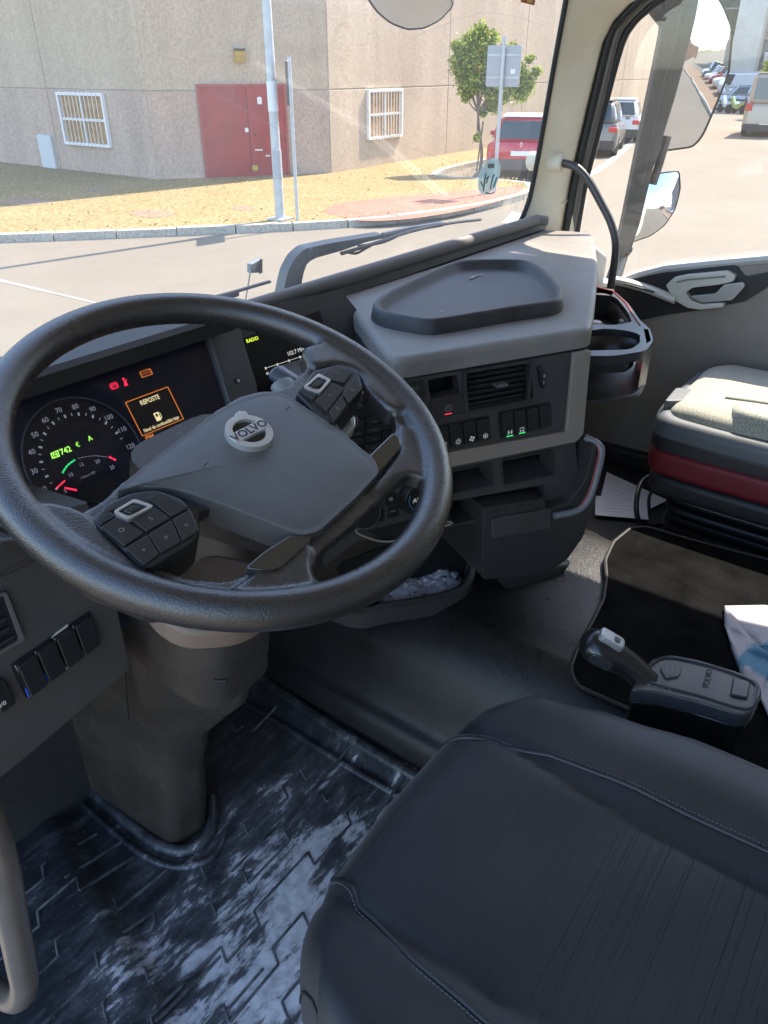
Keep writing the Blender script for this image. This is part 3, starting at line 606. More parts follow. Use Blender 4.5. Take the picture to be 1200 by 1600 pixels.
cub = prect((668, 594), (714, 585), (719, 613), (672, 622))
mesh('console_panel', holed(CP, panel, [rnd(x, .003, 3) for x in (vent, cub)], -.02, 0, .0015), dark2, da)
mesh('console_back', slab(CP, [(LX, UT), (-.004, UT), (BO[0][0]-.004, BO[0][1]+.004), (LX, yline(LX, BO[0])+.02)], -.26, -.055), dark, da)
# pale frame right and below
band = [(BI[0][0]+.001, UT), (TR[0], UT), (BO[0][0], BO[0][1]+.012), (BO[0][0]-.012, BO[0][1]), (LX, yline(LX, bl2)), (LX, yline(LX, BI[1])-.001), (BI[1][0]+.001, BI[1][1]-.001)]
mesh('console_band', slab(CP, rnd(band, [0, .004, .006, .01, 0, 0, .003]), -.05, .006, .004), mat('band_taupe', (.25, .21, .178), .55, bump=.4), da)
# vent with blades
vx0, vx1 = vent[0][0], vent[1][0]; vy1, vy0 = vent[0][1], vent[3][1]
vo = mesh('vent', holed(CP, rnd(rect(vx0-.004, vy0-.004, vx1+.003, vy1+.003), .004), [rnd(rect(vx0+.001, vy0+.001, vx1-.002, vy1-.002), .003)], -.004, .003, .001), dark, da)
mesh('vent_well', slab(CP, rect(vx0-.004, vy0-.004, vx1+.004, vy1+.004), -.05, -.045), black, vo)
for i in range(7):
    v = vy0+(vy1-vy0)*(i+.5)/7; f2_ = Fr(CP.p(0, v, -.012), CP.u, (CP.n*.8-CP.v*.6))
    mesh('blade', slab(f2_, rnd(rect(vx0, -.0035, vx1, .0035), .001, 1), -.001, .001), dark, vo)
for i in range(2): mesh('divider', slab(CP, rect(vx0+(vx1-vx0)*(i+1)/3-.001, vy0, vx0+(vx1-vx0)*(i+1)/3+.001, vy1), -.035, -.02), dark, vo)
vm = ((vx0+vx1)/2, (vy0+vy1)/2); mesh('vent_tab', slab(CP, rnd(rect(vm[0]-.002, vm[1]-.002, vm[0]+.018, vm[1]+.003), .001), -.01, .003, .001), mat('tab_grey', (.12, .12, .12), .4), vo)
a, b = CP.q(845, 588); ws_ = mesh('vent_wheel', slab(CP, rnd([(x, y) for x, y in P_((838, 572), (846, 571), (851, 604), (843, 606))], .004), -.002, .006, .002), gloss, da)
text('0', CP, a+.002, b+.002, .006, print_w, ws_, c=.0065, name='mark'); text('I', CP, a+.002, b-.009, .006, print_w, ws_, c=.0065, name='mark')
# cubby with parking brake switch
cx = P_((668, 594), (714, 585), (719, 613), (672, 622)); mesh('cubby', slab(CP, [(x*1.0, y) for x, y in cx], -.045, -.04), black, da)
cv = P_((671, 622), (720, 613), (724, 643), (675, 655)); ob = mesh('parking_brake_switch', slab(CP, rnd(cv, .002), .001, .005, .0015), mat('switch_black', (.03, .028, .028), .45), da)
a, b = CP.q(698, 637); sa = math.atan(slope)
mesh('ring', holed(CP, circ(a, b+.001, .0055, 20), [circ(a, b+.001, .0047, 20)], .005, .0056), dim_w, ob); text('P', CP, a, b+.001, .007, dim_w, ob, c=.0054, name='letter')
mesh('mark', slab(CP, rect(a-.006, b-.0085, a+.006, b-.0075), .005, .0056), led_r, ob)
def switches(q4, n, marks, groove=True, par=None):
    a, b, c, d = [V((x, y)) for x, y in q4]
    mesh('switch_bank', slab(CP, [tuple(a.lerp(b, -.03)+V((0, .002))), tuple(a.lerp(b, 1.03)+V((0, .002))), tuple(c+V((.002, -.002))), tuple(d+V((-.002, -.002)))], .0008, .0018), black, da)
    for i in range(n):
        t0, t1 = (i+.06)/n, (i+.94)/n
        q_ = [a.lerp(b, t0), a.lerp(b, t1), d.lerp(c, t1), d.lerp(c, t0)]
        o = mesh('rocker_switch', slab(CP, rnd([tuple(x) for x in q_], .0012, 2), .0015, .0065, .0015), keym, da)
        m_ = (q_[2]+q_[3])/2
        if i < len(marks) and marks[i]:
            k = marks[i]; cx_, cy_ = m_.x, m_.y+.008
            if k[0] == 'fan':
                for j in range(4): mesh('symbol', slab(CP, circ(cx_+.003*math.cos(j*1.57+.4), cy_+.003*math.sin(j*1.57+.4), .0018, 8), .0066, .007), print_w, o)
            elif k[0] == 'sun':
                mesh('symbol', holed(CP, circ(cx_, cy_, .0034, 12), [circ(cx_, cy_, .0024, 12)], .0066, .007), print_w, o)
                for j in range(8): f_ = Fr(CP.p(cx_, cy_), CP.u*math.cos(j*.785)+CP.v*math.sin(j*.785), CP.n); mesh('ray', slab(f_, rect(.0042, -.0003, .0055, .0003), .0066, .007), print_w, o)
            elif k[0] == 'axle':
                for s_ in (-1, 1): mesh('symbol', slab(CP, rect(cx_+s_*.003-.0009, cy_-.0035, cx_+s_*.003+.0009, cy_+.0035), .0066, .007), print_w, o)
                mesh('symbol', slab(CP, rect(cx_-.002, cy_-.0005, cx_+.002, cy_+.0005), .0066, .007), print_w, o)
            elif k[0] == 'ring':
                mesh('symbol', holed(CP, circ(cx_, cy_, .0042, 16), [circ(cx_, cy_, .0034, 16)], .0066, .007), print_w, o); mesh('symbol', slab(CP, circ(cx_, cy_, .0018, 8), .0066, .007), print_w, o)
            elif k[0] == 'truck':
                mesh('symbol', holed(CP, rect(cx_-.0045, cy_-.0025, cx_+.003, cy_+.003), [rect(cx_-.0038, cy_-.0018, cx_+.0023, cy_+.0023)], .0066, .007), print_w, o)
                for s_ in (-.003, .002): mesh('symbol', slab(CP, circ(cx_+s_, cy_-.0035, .0011, 8), .0066, .007), print_w, o)
            if k[1]: mesh('indicator', slab(CP, rect(m_.x-.006, m_.y+.001, m_.x+.006, m_.y+.0024), .0066, .0071), led_g2, o)
switches(prect((677, 668), (760, 651), (765, 684), (680, 702)), 4, [('ring', 0), ('sun', 0), ('fan', 0), ('ring', 0)])
switches(sw2, 4, [('axle', 1), ('truck', 1), None, None])
# media buttons left of the cubby, the radio keypad
mo = mesh('multimedia_button', slab(CP, rnd(P_((628, 600), (660, 594), (664, 618), (632, 624)), .001), .001, .004, .001), keym, da)
a, b = CP.q(645, 606); text('MEDIA', CP, a, b, .0055, dim_w, mo, ang=-.01, c=.0043)
mesh('round_key', lathe(CP.p(*CP.q(652, 632)), CP.n, [(.009, 0), (.009, .004), (.007, .005)], 20), keym, da)
ks = ['1', '2 ABC', '3', '4 GHI', '5 JKL', '6', '7 PQRS', '8 TUV', '9', '*', '0', '#']
ko = mesh('radio', slab(CP, rnd(P_((520, 648), (612, 622), (622, 700), (600, 712), (560, 700), (530, 690)), .004), .0005, .003, .001), gloss, da)
for r_ in range(5):
    for c_ in range(3):
        x = 556+c_*27-r_*.5; y = 648+r_*14-c_*6
        if y > 702: continue
        q_ = P_((x-12, y-4), (x+12, y-9.5), (x+13, y+1.5), (x-11, y+7)); k = mesh('radio_key', slab(CP, rnd(q_, .0008, 2), .003, .0052, .0007), keym, ko)
        a, b = CP.q(x, y); text((ks+['AUX', 'CD', 'BT'])[r_*3+c_], CP, a, b, .0046, dim_w, k, c=.0054)
kn = mesh('radio_knob', lathe(CP.p(*CP.q(547, 660), .003), CP.n, [(.0125, 0), (.012, .012), (.010, .013), (.003, .0135)], 28), keym, ko)
mesh('knob_ring', holed(CP, circ(*CP.q(547, 660, .016), .0115, 28), [circ(*CP.q(547, 660, .016), .0106, 28)], .0155, .0168), mat('ring_grey', (.3, .3, .3), .3, metal=.5), kn)
text('VOL', CP, *CP.q(547, 660, .017), .0055, dim_w, kn, c=.0168)
# ---- lower console: pockets, climate panel
CL = CP.moved(0, 0, -.012)
lowtop = yline(0, bl2)-.001
def L_(*pts): return [CL.q(x, y) for x, y in pts]
pk1 = L_((700, 738), (765, 725), (770, 757), (702, 770)); pk2 = L_((784, 720), (862, 704), (865, 740), (786, 757)); slot = L_((700, 784), (852, 757), (842, 797), (700, 822))
lowo = [(LX, yline(LX, (0, lowtop))), (BO[0][0]-.004, BO[0][1]+.004)]+L_((903, 735), (896, 782), (770, 806), (700, 822), (560, 845))+[(LX, CL.q(560, 845)[1]-.03)]
mesh('lower_console', holed(CL, lowo, [rnd(x, .005, 3) for x in (pk1, pk2, slot)], -.04, 0, .002), dark2, da)
mesh('pocket_floor', slab(CL, lowo, -.075, -.07), black, da)
for pk in (pk1, pk2):
    a, b, c, d = pk; po = mesh('pocket', holed(CL, rnd([(a[0]-.003, a[1]+.003), (b[0]+.003, b[1]+.003), (c[0]+.003, c[1]-.003), (d[0]-.003, d[1]-.003)], .006), [rnd(pk, .005)], .0005, .0025, .001), dark, da)
    mesh('pocket_shelf', prism3([CL.p(*d, .001), CL.p(*c, .001), CL.p(c[0], c[1]+.012, -.065), CL.p(d[0], d[1]+.012, -.065)], CL.v*-.003), dark2, po)
a, b, c, d = slot; mesh('shelf', prism3([CL.p(*d, .0), CL.p(*c, .0), CL.p(c[0], c[1]+.01, -.065), CL.p(d[0], d[1]+.01, -.065)], CL.v*-.003), dark, da)
# climate
cl = mesh('climate_panel', slab(CL, rnd(L_((548, 775), (600, 728), (700, 712), (704, 792), (570, 826), (550, 820)), .01), .0005, .008, .002), mat('climate_grey', (.05, .048, .046), .45, bump=.3), da)
mesh('panel_trim', tube([CL.p(*CL.q(x, y), .008) for x, y in spl2([(560, 822), (575, 838), (610, 842), (660, 828), (700, 812)])[:22]], .0016, 6), mat('trim_taupe', (.3, .27, .24), .4), cl)
kc = CL.q(650, 775, .01); kn = mesh('climate_knob', lathe(CL.p(*kc, .006), CL.n, [(.031, 0), (.030, .006), (.0255, .016), (.0235, .0175), (.0225, .0160), (.001, .0155)], 40), keym, cl)
mesh('knob_ring', holed(CL, circ(*kc, .0252, 40), [circ(*kc, .0232, 40)], .021, .0242, .0005), chrome, kn)
text('AUTO', CL, kc[0]+.003, kc[1]-.001, .0105, print_w, kn, c=.0222, bold=.0002)
mesh('blue_arc', tube([CL.p(kc[0]+.018*math.cos(R(t)), kc[1]+.018*math.sin(R(t)), .022) for t in range(150, 260, 10)], .0005, 5), mat('blue_mark', (.05, .25, .5), .4), kn)
mesh('red_arc', tube([CL.p(kc[0]+.018*math.cos(R(t)), kc[1]+.018*math.sin(R(t)), .022) for t in range(10, 70, 10)], .0005, 5), mat('red_mark', (.5, .05, .05), .4), kn)
k2 = CL.q(567, 800, .01); kn2 = mesh('climate_knob', lathe(CL.p(*k2, .006), CL.n, [(.028, 0), (.027, .006), (.0235, .016), (.0215, .0175), (.001, .0155)], 36), keym, cl)
mesh('knob_ring', holed(CL, circ(*k2, .0237, 36), [circ(*k2, .0217, 36)], .021, .0242, .0005), chrome, kn2)
for x, y, s_ in ((611, 780, '~'), (591, 806, 'AC'), (614, 799, '='), (640, 822, '')):
    if not s_: continue
    q_ = [CL.q(*p_, .008) for p_ in ((x-9, y-7), (x+9, y-11), (x+9, y+7), (x-9, y+11))]
    k = mesh('climate_key', slab(CL, rnd(q_, .0015, 2), .008, .0105, .001), keym, cl); a, b = CL.q(x, y, .011)
    if s_ == 'AC': text('AC', CL, a, b+.001, .0075, print_w, k, c=.0107)
    elif s_ == '~': mesh('symbol', join(slab(CL, circ(a, b, .0035, 12), .0106, .011)), dim_w, k)
    else: text('H/R', CL, a, b, .006, dim_w, k, c=.0107)
mesh('dark_recess', slab(CL, rnd(L_((570, 826), (700, 796), (704, 812), (650, 832), (600, 846)), .004), .0003, .0015), black, da)
# brown lower fascia, side pocket bin, open bin
CB = Fr((0, .15, .5), (math.cos(az), math.sin(az), 0), (math.sin(az), -math.cos(az), 0))
def B_(*pts, c=0): return [CB.q(x, y, c) for x, y in pts]
mesh('lower_fascia', slab(CB, B_((520, 800), (700, 812), (766, 800), (766, 905), (700, 925), (600, 945), (540, 955), (430, 940), (420, 860)), -.02, 0, .004), brown, da)
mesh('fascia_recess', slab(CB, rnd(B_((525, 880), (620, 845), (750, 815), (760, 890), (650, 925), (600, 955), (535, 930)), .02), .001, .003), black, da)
bn = thing('open_bin', 'open black storage bin with a curved lip under the dashboard', 'storage bin', CB.p(*CB.q(650, 940)))
lip_t = B_((520, 955), (560, 960), (607, 946), (665, 936), (718, 923), (745, 902), (757, 870), (762, 830), c=.06)
P = spline([CB.p(a, b, c) for (a, b), c in zip(lip_t, (.03, .05, .06, .062, .058, .04, .02, .0))], 4)
bm = bmesh.new(); rows = []
for p_ in P: rows.append([bm.verts.new(p_+CB.n*o_+V((0, 0, z_))) for o_, z_ in ((-.006, 0), (.002, .004), (.008, 0), (.006, -.03), (-.02, -.042), (-.09, -.045))])
for A_, B2 in zip(rows, rows[1:]):
    for i in range(5): bm.faces.new((A_[i], B2[i], B2[i+1], A_[i+1]))
bmesh.ops.recalc_face_normals(bm, faces=bm.faces)
o = mesh('lip', bm, dark2, bn); sm = o.modifiers.new('s', 'SOLIDIFY'); sm.thickness = .004
film = bpy.data.materials.new('clear_film'); film.use_nodes = True; nn = film.node_tree; b = nn.nodes['Principled BSDF']
b.inputs['Base Color'].default_value = (.62, .60, .66, 1); b.inputs['Roughness'].default_value = .15; b.inputs['Alpha'].default_value = .8; b.inputs['Coat Weight'].default_value = 1
def crumple(u, v):
    a, b = CB.q(596, 948, .04), CB.q(733, 922, .04)
    x = a[0]+(b[0]-a[0])*u; h = max(0, math.sin(math.pi*u))**.5*(.75+.25*math.sin(u*9))
    return CB.p(x+random.uniform(-.003, .003), a[1]+(b[1]-a[1])*u+.004+.042*h*math.sin(v*math.pi*.62)+random.uniform(-.004, .004), .045-.075*v+random.uniform(-.006, .006))
bm = grid(crumple, 34, 22); o = mesh('crumpled_film', bm, film, None, sharp=180, label='crumpled clear plastic film lying in the open bin', cat='plastic film')
pb = thing('side_pocket', 'black console side pocket with a curved pale rim, holding blue things', 'storage pocket', CB.p(*CB.q(860, 860)))
out = B_((767, 806), (865, 790), (866, 808), (905, 794), (930, 760), (944, 700), (948, 715), (946, 790), (925, 850), (900, 885), (868, 908), (767, 918), c=.18)
mesh('pocket_body', slab(CB, rnd(out, .008), .0, .155, .01, 3), dark, pb)
mesh('pocket_flap', slab(CB, rnd(B_((769, 812), (862, 795), (862, 826), (770, 842), c=.16), .004), .156, .160, .002), dark2, pb)
rimp = [CB.p(*CB.q(x, y, .16), c) for x, y, c in ((866, 806, .16), (900, 795, .165), (918, 775, .165), (933, 740, .16), (942, 702, .155), (932, 694, .13))]
mesh('pocket_rim', tube(spline(rimp, 5), .0062, 10), mat('rim_blue_grey', (.16, .17, .19), .35), pb)
mesh('red_trim', tube([p_+CB.u*-.006+V((0, 0, .002)) for p_ in spline(rimp, 5)][3:-4], .0015, 6), mat('red_line', (.35, .04, .04), .4), pb)
a, b = B_((893, 800), c=.12)[0]; mesh('blue_folder', box((a-.004, b+.012, .11), (.045, .035, .04), CB, .006), mat('blue_plastic', (.012, .03, .22), .3), None, label='blue folded packet tucked in the console side pocket', cat='packet')
a, b = B_((916, 748), c=.12)[0]; mesh('small_jar', lathe(CB.p(a, b-.01, .12), V((.1, -.2, 1)), [(.014, 0), (.014, .02), (.012, .021), (.012, .023), (.014, .024), (.014, .03), (.003, .031)], 20), gloss, None, label='small round black cap standing in the console side pocket', cat='cap')
mesh('console_foot', slab(CB, B_((778, 905), (900, 885), (870, 925), (800, 930), c=.1), .0, .09, .01), dark, da)
# dark rear flank of the console between the pale frame and the pocket
mesh('console_flank', prism3([V((.16, -.085, .765)), V((.30, -.03, .765)), V((.62, .10, .765)), V((.9, .22, .765)), V((.9, .40, .765)), V((.3, .40, .765))], (0, 0, -.36)), dark, da)
# ---- infotainment screen and its surround
IS = Fr((-.2, .272, .775), (math.cos(R(-4)), math.sin(R(-4)), 0), (-.07, -.9, .44))
def I_(*pts, c=0): return [IS.q(x, y, c) for x, y in pts]
mesh('screen_surround', slab(IS, I_((368, 505), (440, 470), (535, 452), (590, 520), (590, 640), (420, 680)), -.02, -.004), dark, da)
mesh('surround_side', prism3([pz(530, 463, .795), pz(578, 521, .795), pz(574, 546, .765), V((-.06, .19, .70)), V((.05, .33, .70))], (.012, -.004, 0)), mat('surround_blue', (.03, .032, .037), .4), da)
isc = mesh('infotainment_screen', slab(IS, rnd(I_((380, 527), (500, 484), (523, 560), (425, 640), (410, 640)), .004), -.004, 0, .001), mat('screen_black', (.009, .009, .010), .45, spec=.25), da)
yl = mat('lamp_yellow', (.3, .35, .03), .4, emit=(.65, .8, .05), es=.3); ps = mat('screen_white', (.3, .3, .3), .4, emit=(.8, .8, .75), es=.16)
text('RADIO', IS, *IS.q(394, 531), .0075, yl, isc, bold=.0001); text('FM1', IS, *IS.q(487, 505), .0075, ps, isc); text('102.7 MHz', IS, *IS.q(463, 549), .009, ps, isc, align='CENTER')
p0, p1 = IS.q(414, 576), IS.q(490, 551)
mesh('scale_line', slab(IS, [(p0[0], p0[1]), (p1[0], p1[1]), (p1[0], p1[1]+.0006), (p0[0], p0[1]+.0006)], .0003, .0007), ps, isc)
for i, s_ in enumerate(('88', '92', '96', '100', '104')):
    a, b = p0[0]+(p1[0]-p0[0])*i/4.3+.001, p0[1]+(p1[1]-p0[1])*i/4.3; mesh('tick', slab(IS, rect(a-.0008, b-.002, a+.0008, b+.002), .0003, .0008), ps, isc); text(s_, IS, a, b-.008, .0055, ps, isc)
mesh('scale_line', slab(IS, [IS.q(478, 512), IS.q(498, 505), IS.q(498, 504), IS.q(478, 511)], .0003, .0007), ps, isc)
# ---- instrument cluster
CL2 = Fr((-.5, .25, .75), (1, 0, 0), (0, -math.cos(R(30)), .5))
def K(x, y, c=0): return CL2.q(x, y, c)
clu = mat('cluster_face', (.016, .017, .026), .4, spec=.3)
ra = CL2.q(320, 528); rb = CL2.q(358, 640)
face = [(-.20, ra[1]), (ra[0], ra[1]), (rb[0], rb[1]), (rb[0]+.03, -.20), (-.20, -.20)]
mesh('cluster_panel', slab(CL2, face, -.02, 0), clu, da)
mesh('cluster_glass', slab(CL2, [(a, b) for a, b in face], .004, .005), glass('cluster_cover', (.9, .9, .95), .008, (.4, .45, .7), gl=.02), da)
lp = [pyy(x, y, .262) for x, y in ((70, 580), (340, 490), (322, 527), (40, 627))]
zt, zb = (lp[0].z+lp[1].z)/2, (lp[2].z+lp[3].z)/2
hp = [(.262, zb), (.258, zt-.006), (.264, zt), (.33, zt+.003), (.355, .83), (.355, zb-.02), (.30, zb-.005)]
XR = CL2.p(*ra).x+.03
mesh('cluster_hood', prism3([V((-.80, y, z)) for y, z in hp], (XR+.80, 0, 0), .003, 2, both=True), mat('hood_dark', (.028, .026, .025), .5, bump=.5), da)
# side lip right of the dials and the flat divider panel
dvp = [K(x, y, .008) for x, y in ((322, 527), (374, 508), (402, 600), (408, 660), (362, 660), (352, 620))]
dvo = mesh('divider_panel', slab(CL2, dvp, -.01, .008, .003), dark2, da)
mesh('divider_lip', tube([CL2.p(*K(x, y), .008) for x, y in ((321, 530), (334, 570), (356, 640))], .003, 8), mat('lip_grey', (.07, .065, .075), .35), dvo)
a, b = K(371, 595, .008); mesh('slot', slab(CL2, rect(a-.0055, b-.004, a+.0055, b+.004), .0082, .009), black, dvo); mesh('slot_pin', slab(CL2, rect(a-.001, b-.003, a+.003, b+.002), .009, .010), alu, dvo)
a, b = K(378, 624, .008); mesh('icon', holed(CL2, circ(a, b, .003, 12), [circ(a, b, .0022, 12)], .0082, .0088), dim_w, dvo)
# dial
dc = (K(32, 707), K(223, 707), K(127, 621)); pts_ = [V(K(x, y)) for x, y in ((32, 707), (113, 621), (222, 707))]
def cc3(a, b, c):
    d = 2*(a.x*(b.y-c.y)+b.x*(c.y-a.y)+c.x*(a.y-b.y)); ux = ((a.length_squared)*(b.y-c.y)+b.length_squared*(c.y-a.y)+c.length_squared*(a.y-b.y))/d; uy = (a.length_squared*(c.x-b.x)+b.length_squared*(a.x-c.x)+c.length_squared*(b.x-a.x))/d
    return V((ux, uy))
dcn = cc3(*pts_); dr = (pts_[0]-dcn).length
sp = mesh('speedometer', slab(CL2, circ(dcn.x, dcn.y, dr*.985, 64), .0003, .0012), mat('dial_black', (.01, .01, .012), .35), da)
mesh('dial_rim', holed(CL2, circ(dcn.x, dcn.y, dr, 64), [circ(dcn.x, dcn.y, dr-.0012, 64)], .0004, .0035, .0003), mat('rim_grey', (.22, .22, .23), .3, metal=.7), sp)
mesh('dial_centre', slab(CL2, circ(dcn.x+.003, dcn.y-.004, dr*.62, 48), .0013, .0022, .0006), mat('dial_mid', (.014, .014, .017), .3), sp)
for s_, x, y in (('20', 67, 765), ('30', 53, 737), ('40', 49, 707), ('50', 54, 680), ('60', 70, 657), ('70', 91, 642), ('80', 117, 636), ('90', 144, 640), ('100', 169, 653), ('110', 190, 672), ('120', 203, 698)):
    text(s_, CL2, *K(x, y), .0085, print_w, sp, c=.0014, name='number')
for i in range(22):
    ang = R(205-9.3*i-4); r1_ = dr*.745; r0_ = dr*(.70 if i % 2 else .69); f_ = Fr(CL2.p(dcn.x, dcn.y), CL2.u*math.cos(ang)+CL2.v*math.sin(ang), CL2.n)
    mesh('tick', slab(f_, rect(r0_, -.0011 if i % 2 == 0 else -.0004, r1_, .0011 if i % 2 == 0 else .0004), .0014, .0018), print_w, sp)
text('km/h', CL2, *K(74, 775), .005, dim_w, sp, c=.0014)
for s_, x, y in (('5', 101, 768), ('10', 109, 743), ('15', 126, 727), ('20', 151, 722), ('25', 174, 731)): text(s_, CL2, *K(x, y), .0065, print_w, sp, c=.0024, name='number')
text('r/min x 100', CL2, *K(136, 743), .0042, print_w, sp, c=.0024)
mesh('display_window', slab(CL2, rnd([K(68, 718), K(76, 702), K(112, 684), K(130, 667), K(150, 670), K(157, 686), K(72, 718)], .003), .0023, .0027), black, sp)
mesh('display_frame', holed(CL2, [K(77, 709), K(89, 704), K(92, 714), K(80, 718)], [[K(79, 709), K(88, 706), K(90, 713), K(81, 716)]], .0028, .0031), led_g, sp)
text('N', CL2, *K(84.5, 711), .0075, led_g, sp, c=.0029, bold=.0002); text('742', CL2, *K(101, 705), .0095, led_g, sp, c=.0029, bold=.0002); text('€', CL2, *K(120, 696), .008, led_g, sp, c=.0029); text('A', CL2, *K(139, 686), .0085, led_g, sp, c=.0029, bold=.0001)
def arc(pa, n, m_, nm, w_=.0016):
    P = spline([(*K(x, y), 0) for x, y in pa], n); 
    for p_, q_ in zip(P, P[1:]):
        d = (q_-p_); nn_ = V((-d.y, d.x, 0)).normalized()*w_/2; g_ = d*.1
        mesh(nm, slab(CL2, [((p_+g_-nn_).x, (p_+g_-nn_).y), ((q_-g_-nn_).x, (q_-g_-nn_).y), ((q_-g_+nn_).x, (q_-g_+nn_).y), ((p_+g_+nn_).x, (p_+g_+nn_).y)], .0024, .0029), m_, sp)
arc([(96, 740), (104, 728), (116, 719)], 3, led_g2, 'green_mark', .002); arc([(120, 717), (135, 714), (150, 713), (166, 715)], 3, print_w, 'mark', .0005); arc([(168, 714), (180, 720)], 2, led_r, 'red_mark', .002)
mesh('needle', slab(CL2, [K(86, 765), K(87, 762), K(99, 751), K(100, 753)], .003, .004), led_r, sp); mesh('needle', slab(CL2, [K(99, 762), K(100, 764.5), K(118, 768), K(118, 765.5)], .003, .004), led_r, sp)
mesh('needle_hub', slab(CL2, [K(124, 768), K(136, 754), K(175, 744), K(184, 768), K(150, 790), K(122, 785)], .0023, .005, .001), black, sp)
# warning lamps
a, b = K(178, 603); wl = mesh('parking_brake_lamp', holed(CL2, circ(a, b, .0042, 20), [circ(a, b, .0034, 20)], .0003, .0008), led_r, da); text('P', CL2, a, b, .0058, led_r, wl, c=.0004, bold=.0001)
for s_ in (-1, 1): mesh('bracket', tube([CL2.p(a+s_*.0056*math.cos(R(t)), b+.0056*math.sin(R(t)), .0006) for t in range(-50, 60, 20)], .0003, 4), led_r, wl)
a, b = K(195, 597); wb_ = mesh('seat_belt_lamp', slab(CL2, circ(a, b+.004, .0016, 12), .0003, .0008), led_r, da); mesh('figure', slab(CL2, [(a-.0022, b-.005), (a+.0022, b-.005), (a+.001, b+.002), (a-.001, b+.002)], .0003, .0008), led_r, wb_)
mesh('strap', slab(CL2, [(a-.004, b-.004), (a-.0035, b-.0045), (a+.004, b+.002), (a+.0035, b+.0025)], .0009, .0012), led_r, wb_)
a, b = K(228, 583); ck = mesh('check_lamp', holed(CL2, rnd(rect(a-.0085, b-.004, a+.0085, b+.004), .001), [rnd(rect(a-.0078, b-.0034, a+.0078, b+.0034), .001)], .0003, .0008), led_o, da); text('CHECK', CL2, a, b, .0042, mat('check_text', (.3, .05, .02), .4, emit=(.9, .2, .05), es=.2), ck, c=.0004)
# info screen
sq = [K(x, y) for x, y in ((192, 627), (262, 597), (293, 660), (227, 695))]; x0 = (sq[0][0]+sq[3][0])/2; x1 = (sq[1][0]+sq[2][0])/2; y1 = (sq[0][1]+sq[1][1])/2; y0 = (sq[2][1]+sq[3][1])/2
isn = mesh('message_screen', slab(CL2, rect(x0, y0, x1, y1), .0003, .0012), mat('screen_dark', (.018, .016, .012), .3), da)
bx0, bx1, by1, by0 = x0+.001, x1-.004, y1-.004, y0+.0085
mesh('border', holed(CL2, rect(bx0, by0, bx1, by1), [rect(bx0+.0007, by0+.0007, bx1-.0007, by1-.0007)], .0014, .0018), led_o, isn)
mx_ = (bx0+bx1)/2; text('REPOSTE', CL2, mx_, by1-.008, .0085, led_y, isn, c=.0016, sx=.9, bold=.0001); text('Nivel de combustible bajo', CL2, mx_, by0+.005, .0066, led_y, isn, c=.0016, sx=.82, bold=.00005)
mesh('pump_symbol', holed(CL2, rect(mx_-.0045, by0+.010, mx_+.0025, by0+.021), [rect(mx_-.003, by0+.0155, mx_+.001, by0+.0195)], .0014, .0019), led_y, isn)
mesh('pump_hose', tube([CL2.p(mx_+.003, by0+.013, .0017), CL2.p(mx_+.0045, by0+.012, .0017), CL2.p(mx_+.0048, by0+.018, .0017), CL2.p(mx_+.003, by0+.0205, .0017)], .0004, 4), led_y, isn)
text('(!)H', CL2, x0+.010, y0+.004, .008, led_o, isn, c=.0016, bold=.0002); mesh('status_symbol', slab(CL2, rnd(rect(x1-.008, y0+.002, x1-.003, y0+.005), .001), .0014, .0019), led_y, isn)
# ---- left switch panel
SP = Fr((-.65, .12, .6), (1, 0, 0), (0, -1, .12))
def Q_(*pts, c=0): return [SP.q(x, y, c) for x, y in pts]
o4 = Q_((178, 925), (205, 1045), (22, 1200), (-60, 1270)); lf = [(-.32, .22), (o4[0][0], .16), o4[0], o4[1], o4[2], (-.32, o4[2][1]-.01)]
mesh('switch_panel', slab(SP, rnd(lf, [0, 0, 0, .004, 0, 0]), -.12, 0, .002), mat('panel_brown_black', (.062, .054, .049), .5, bump=.6, bscale=1100, var=.12), da)
a, b = o4[1], o4[2]
mesh('panel_underside', prism3([SP.p(*a, -.001), SP.p(*b, -.001), SP.p(-.32, b[1]-.01, -.001), SP.p(-.32, b[1]-.045, -.05), SP.p(b[0], b[1]-.035, -.05), SP.p(a[0]-.004, a[1]-.03, -.05)], (0, .1, -.005)), brown, da)
tl, tr, br, bl_ = [V(x) for x in Q_((19, 1039), (137, 958), (152, 1002), (41, 1086))]
mesh('switch_bank', slab(SP, [tuple(tl+V((-.002, .002))), tuple(tr+V((.002, .002))), tuple(br+V((.002, -.002))), tuple(bl_+V((-.002, -.002)))], .0006, .0015), black, da)
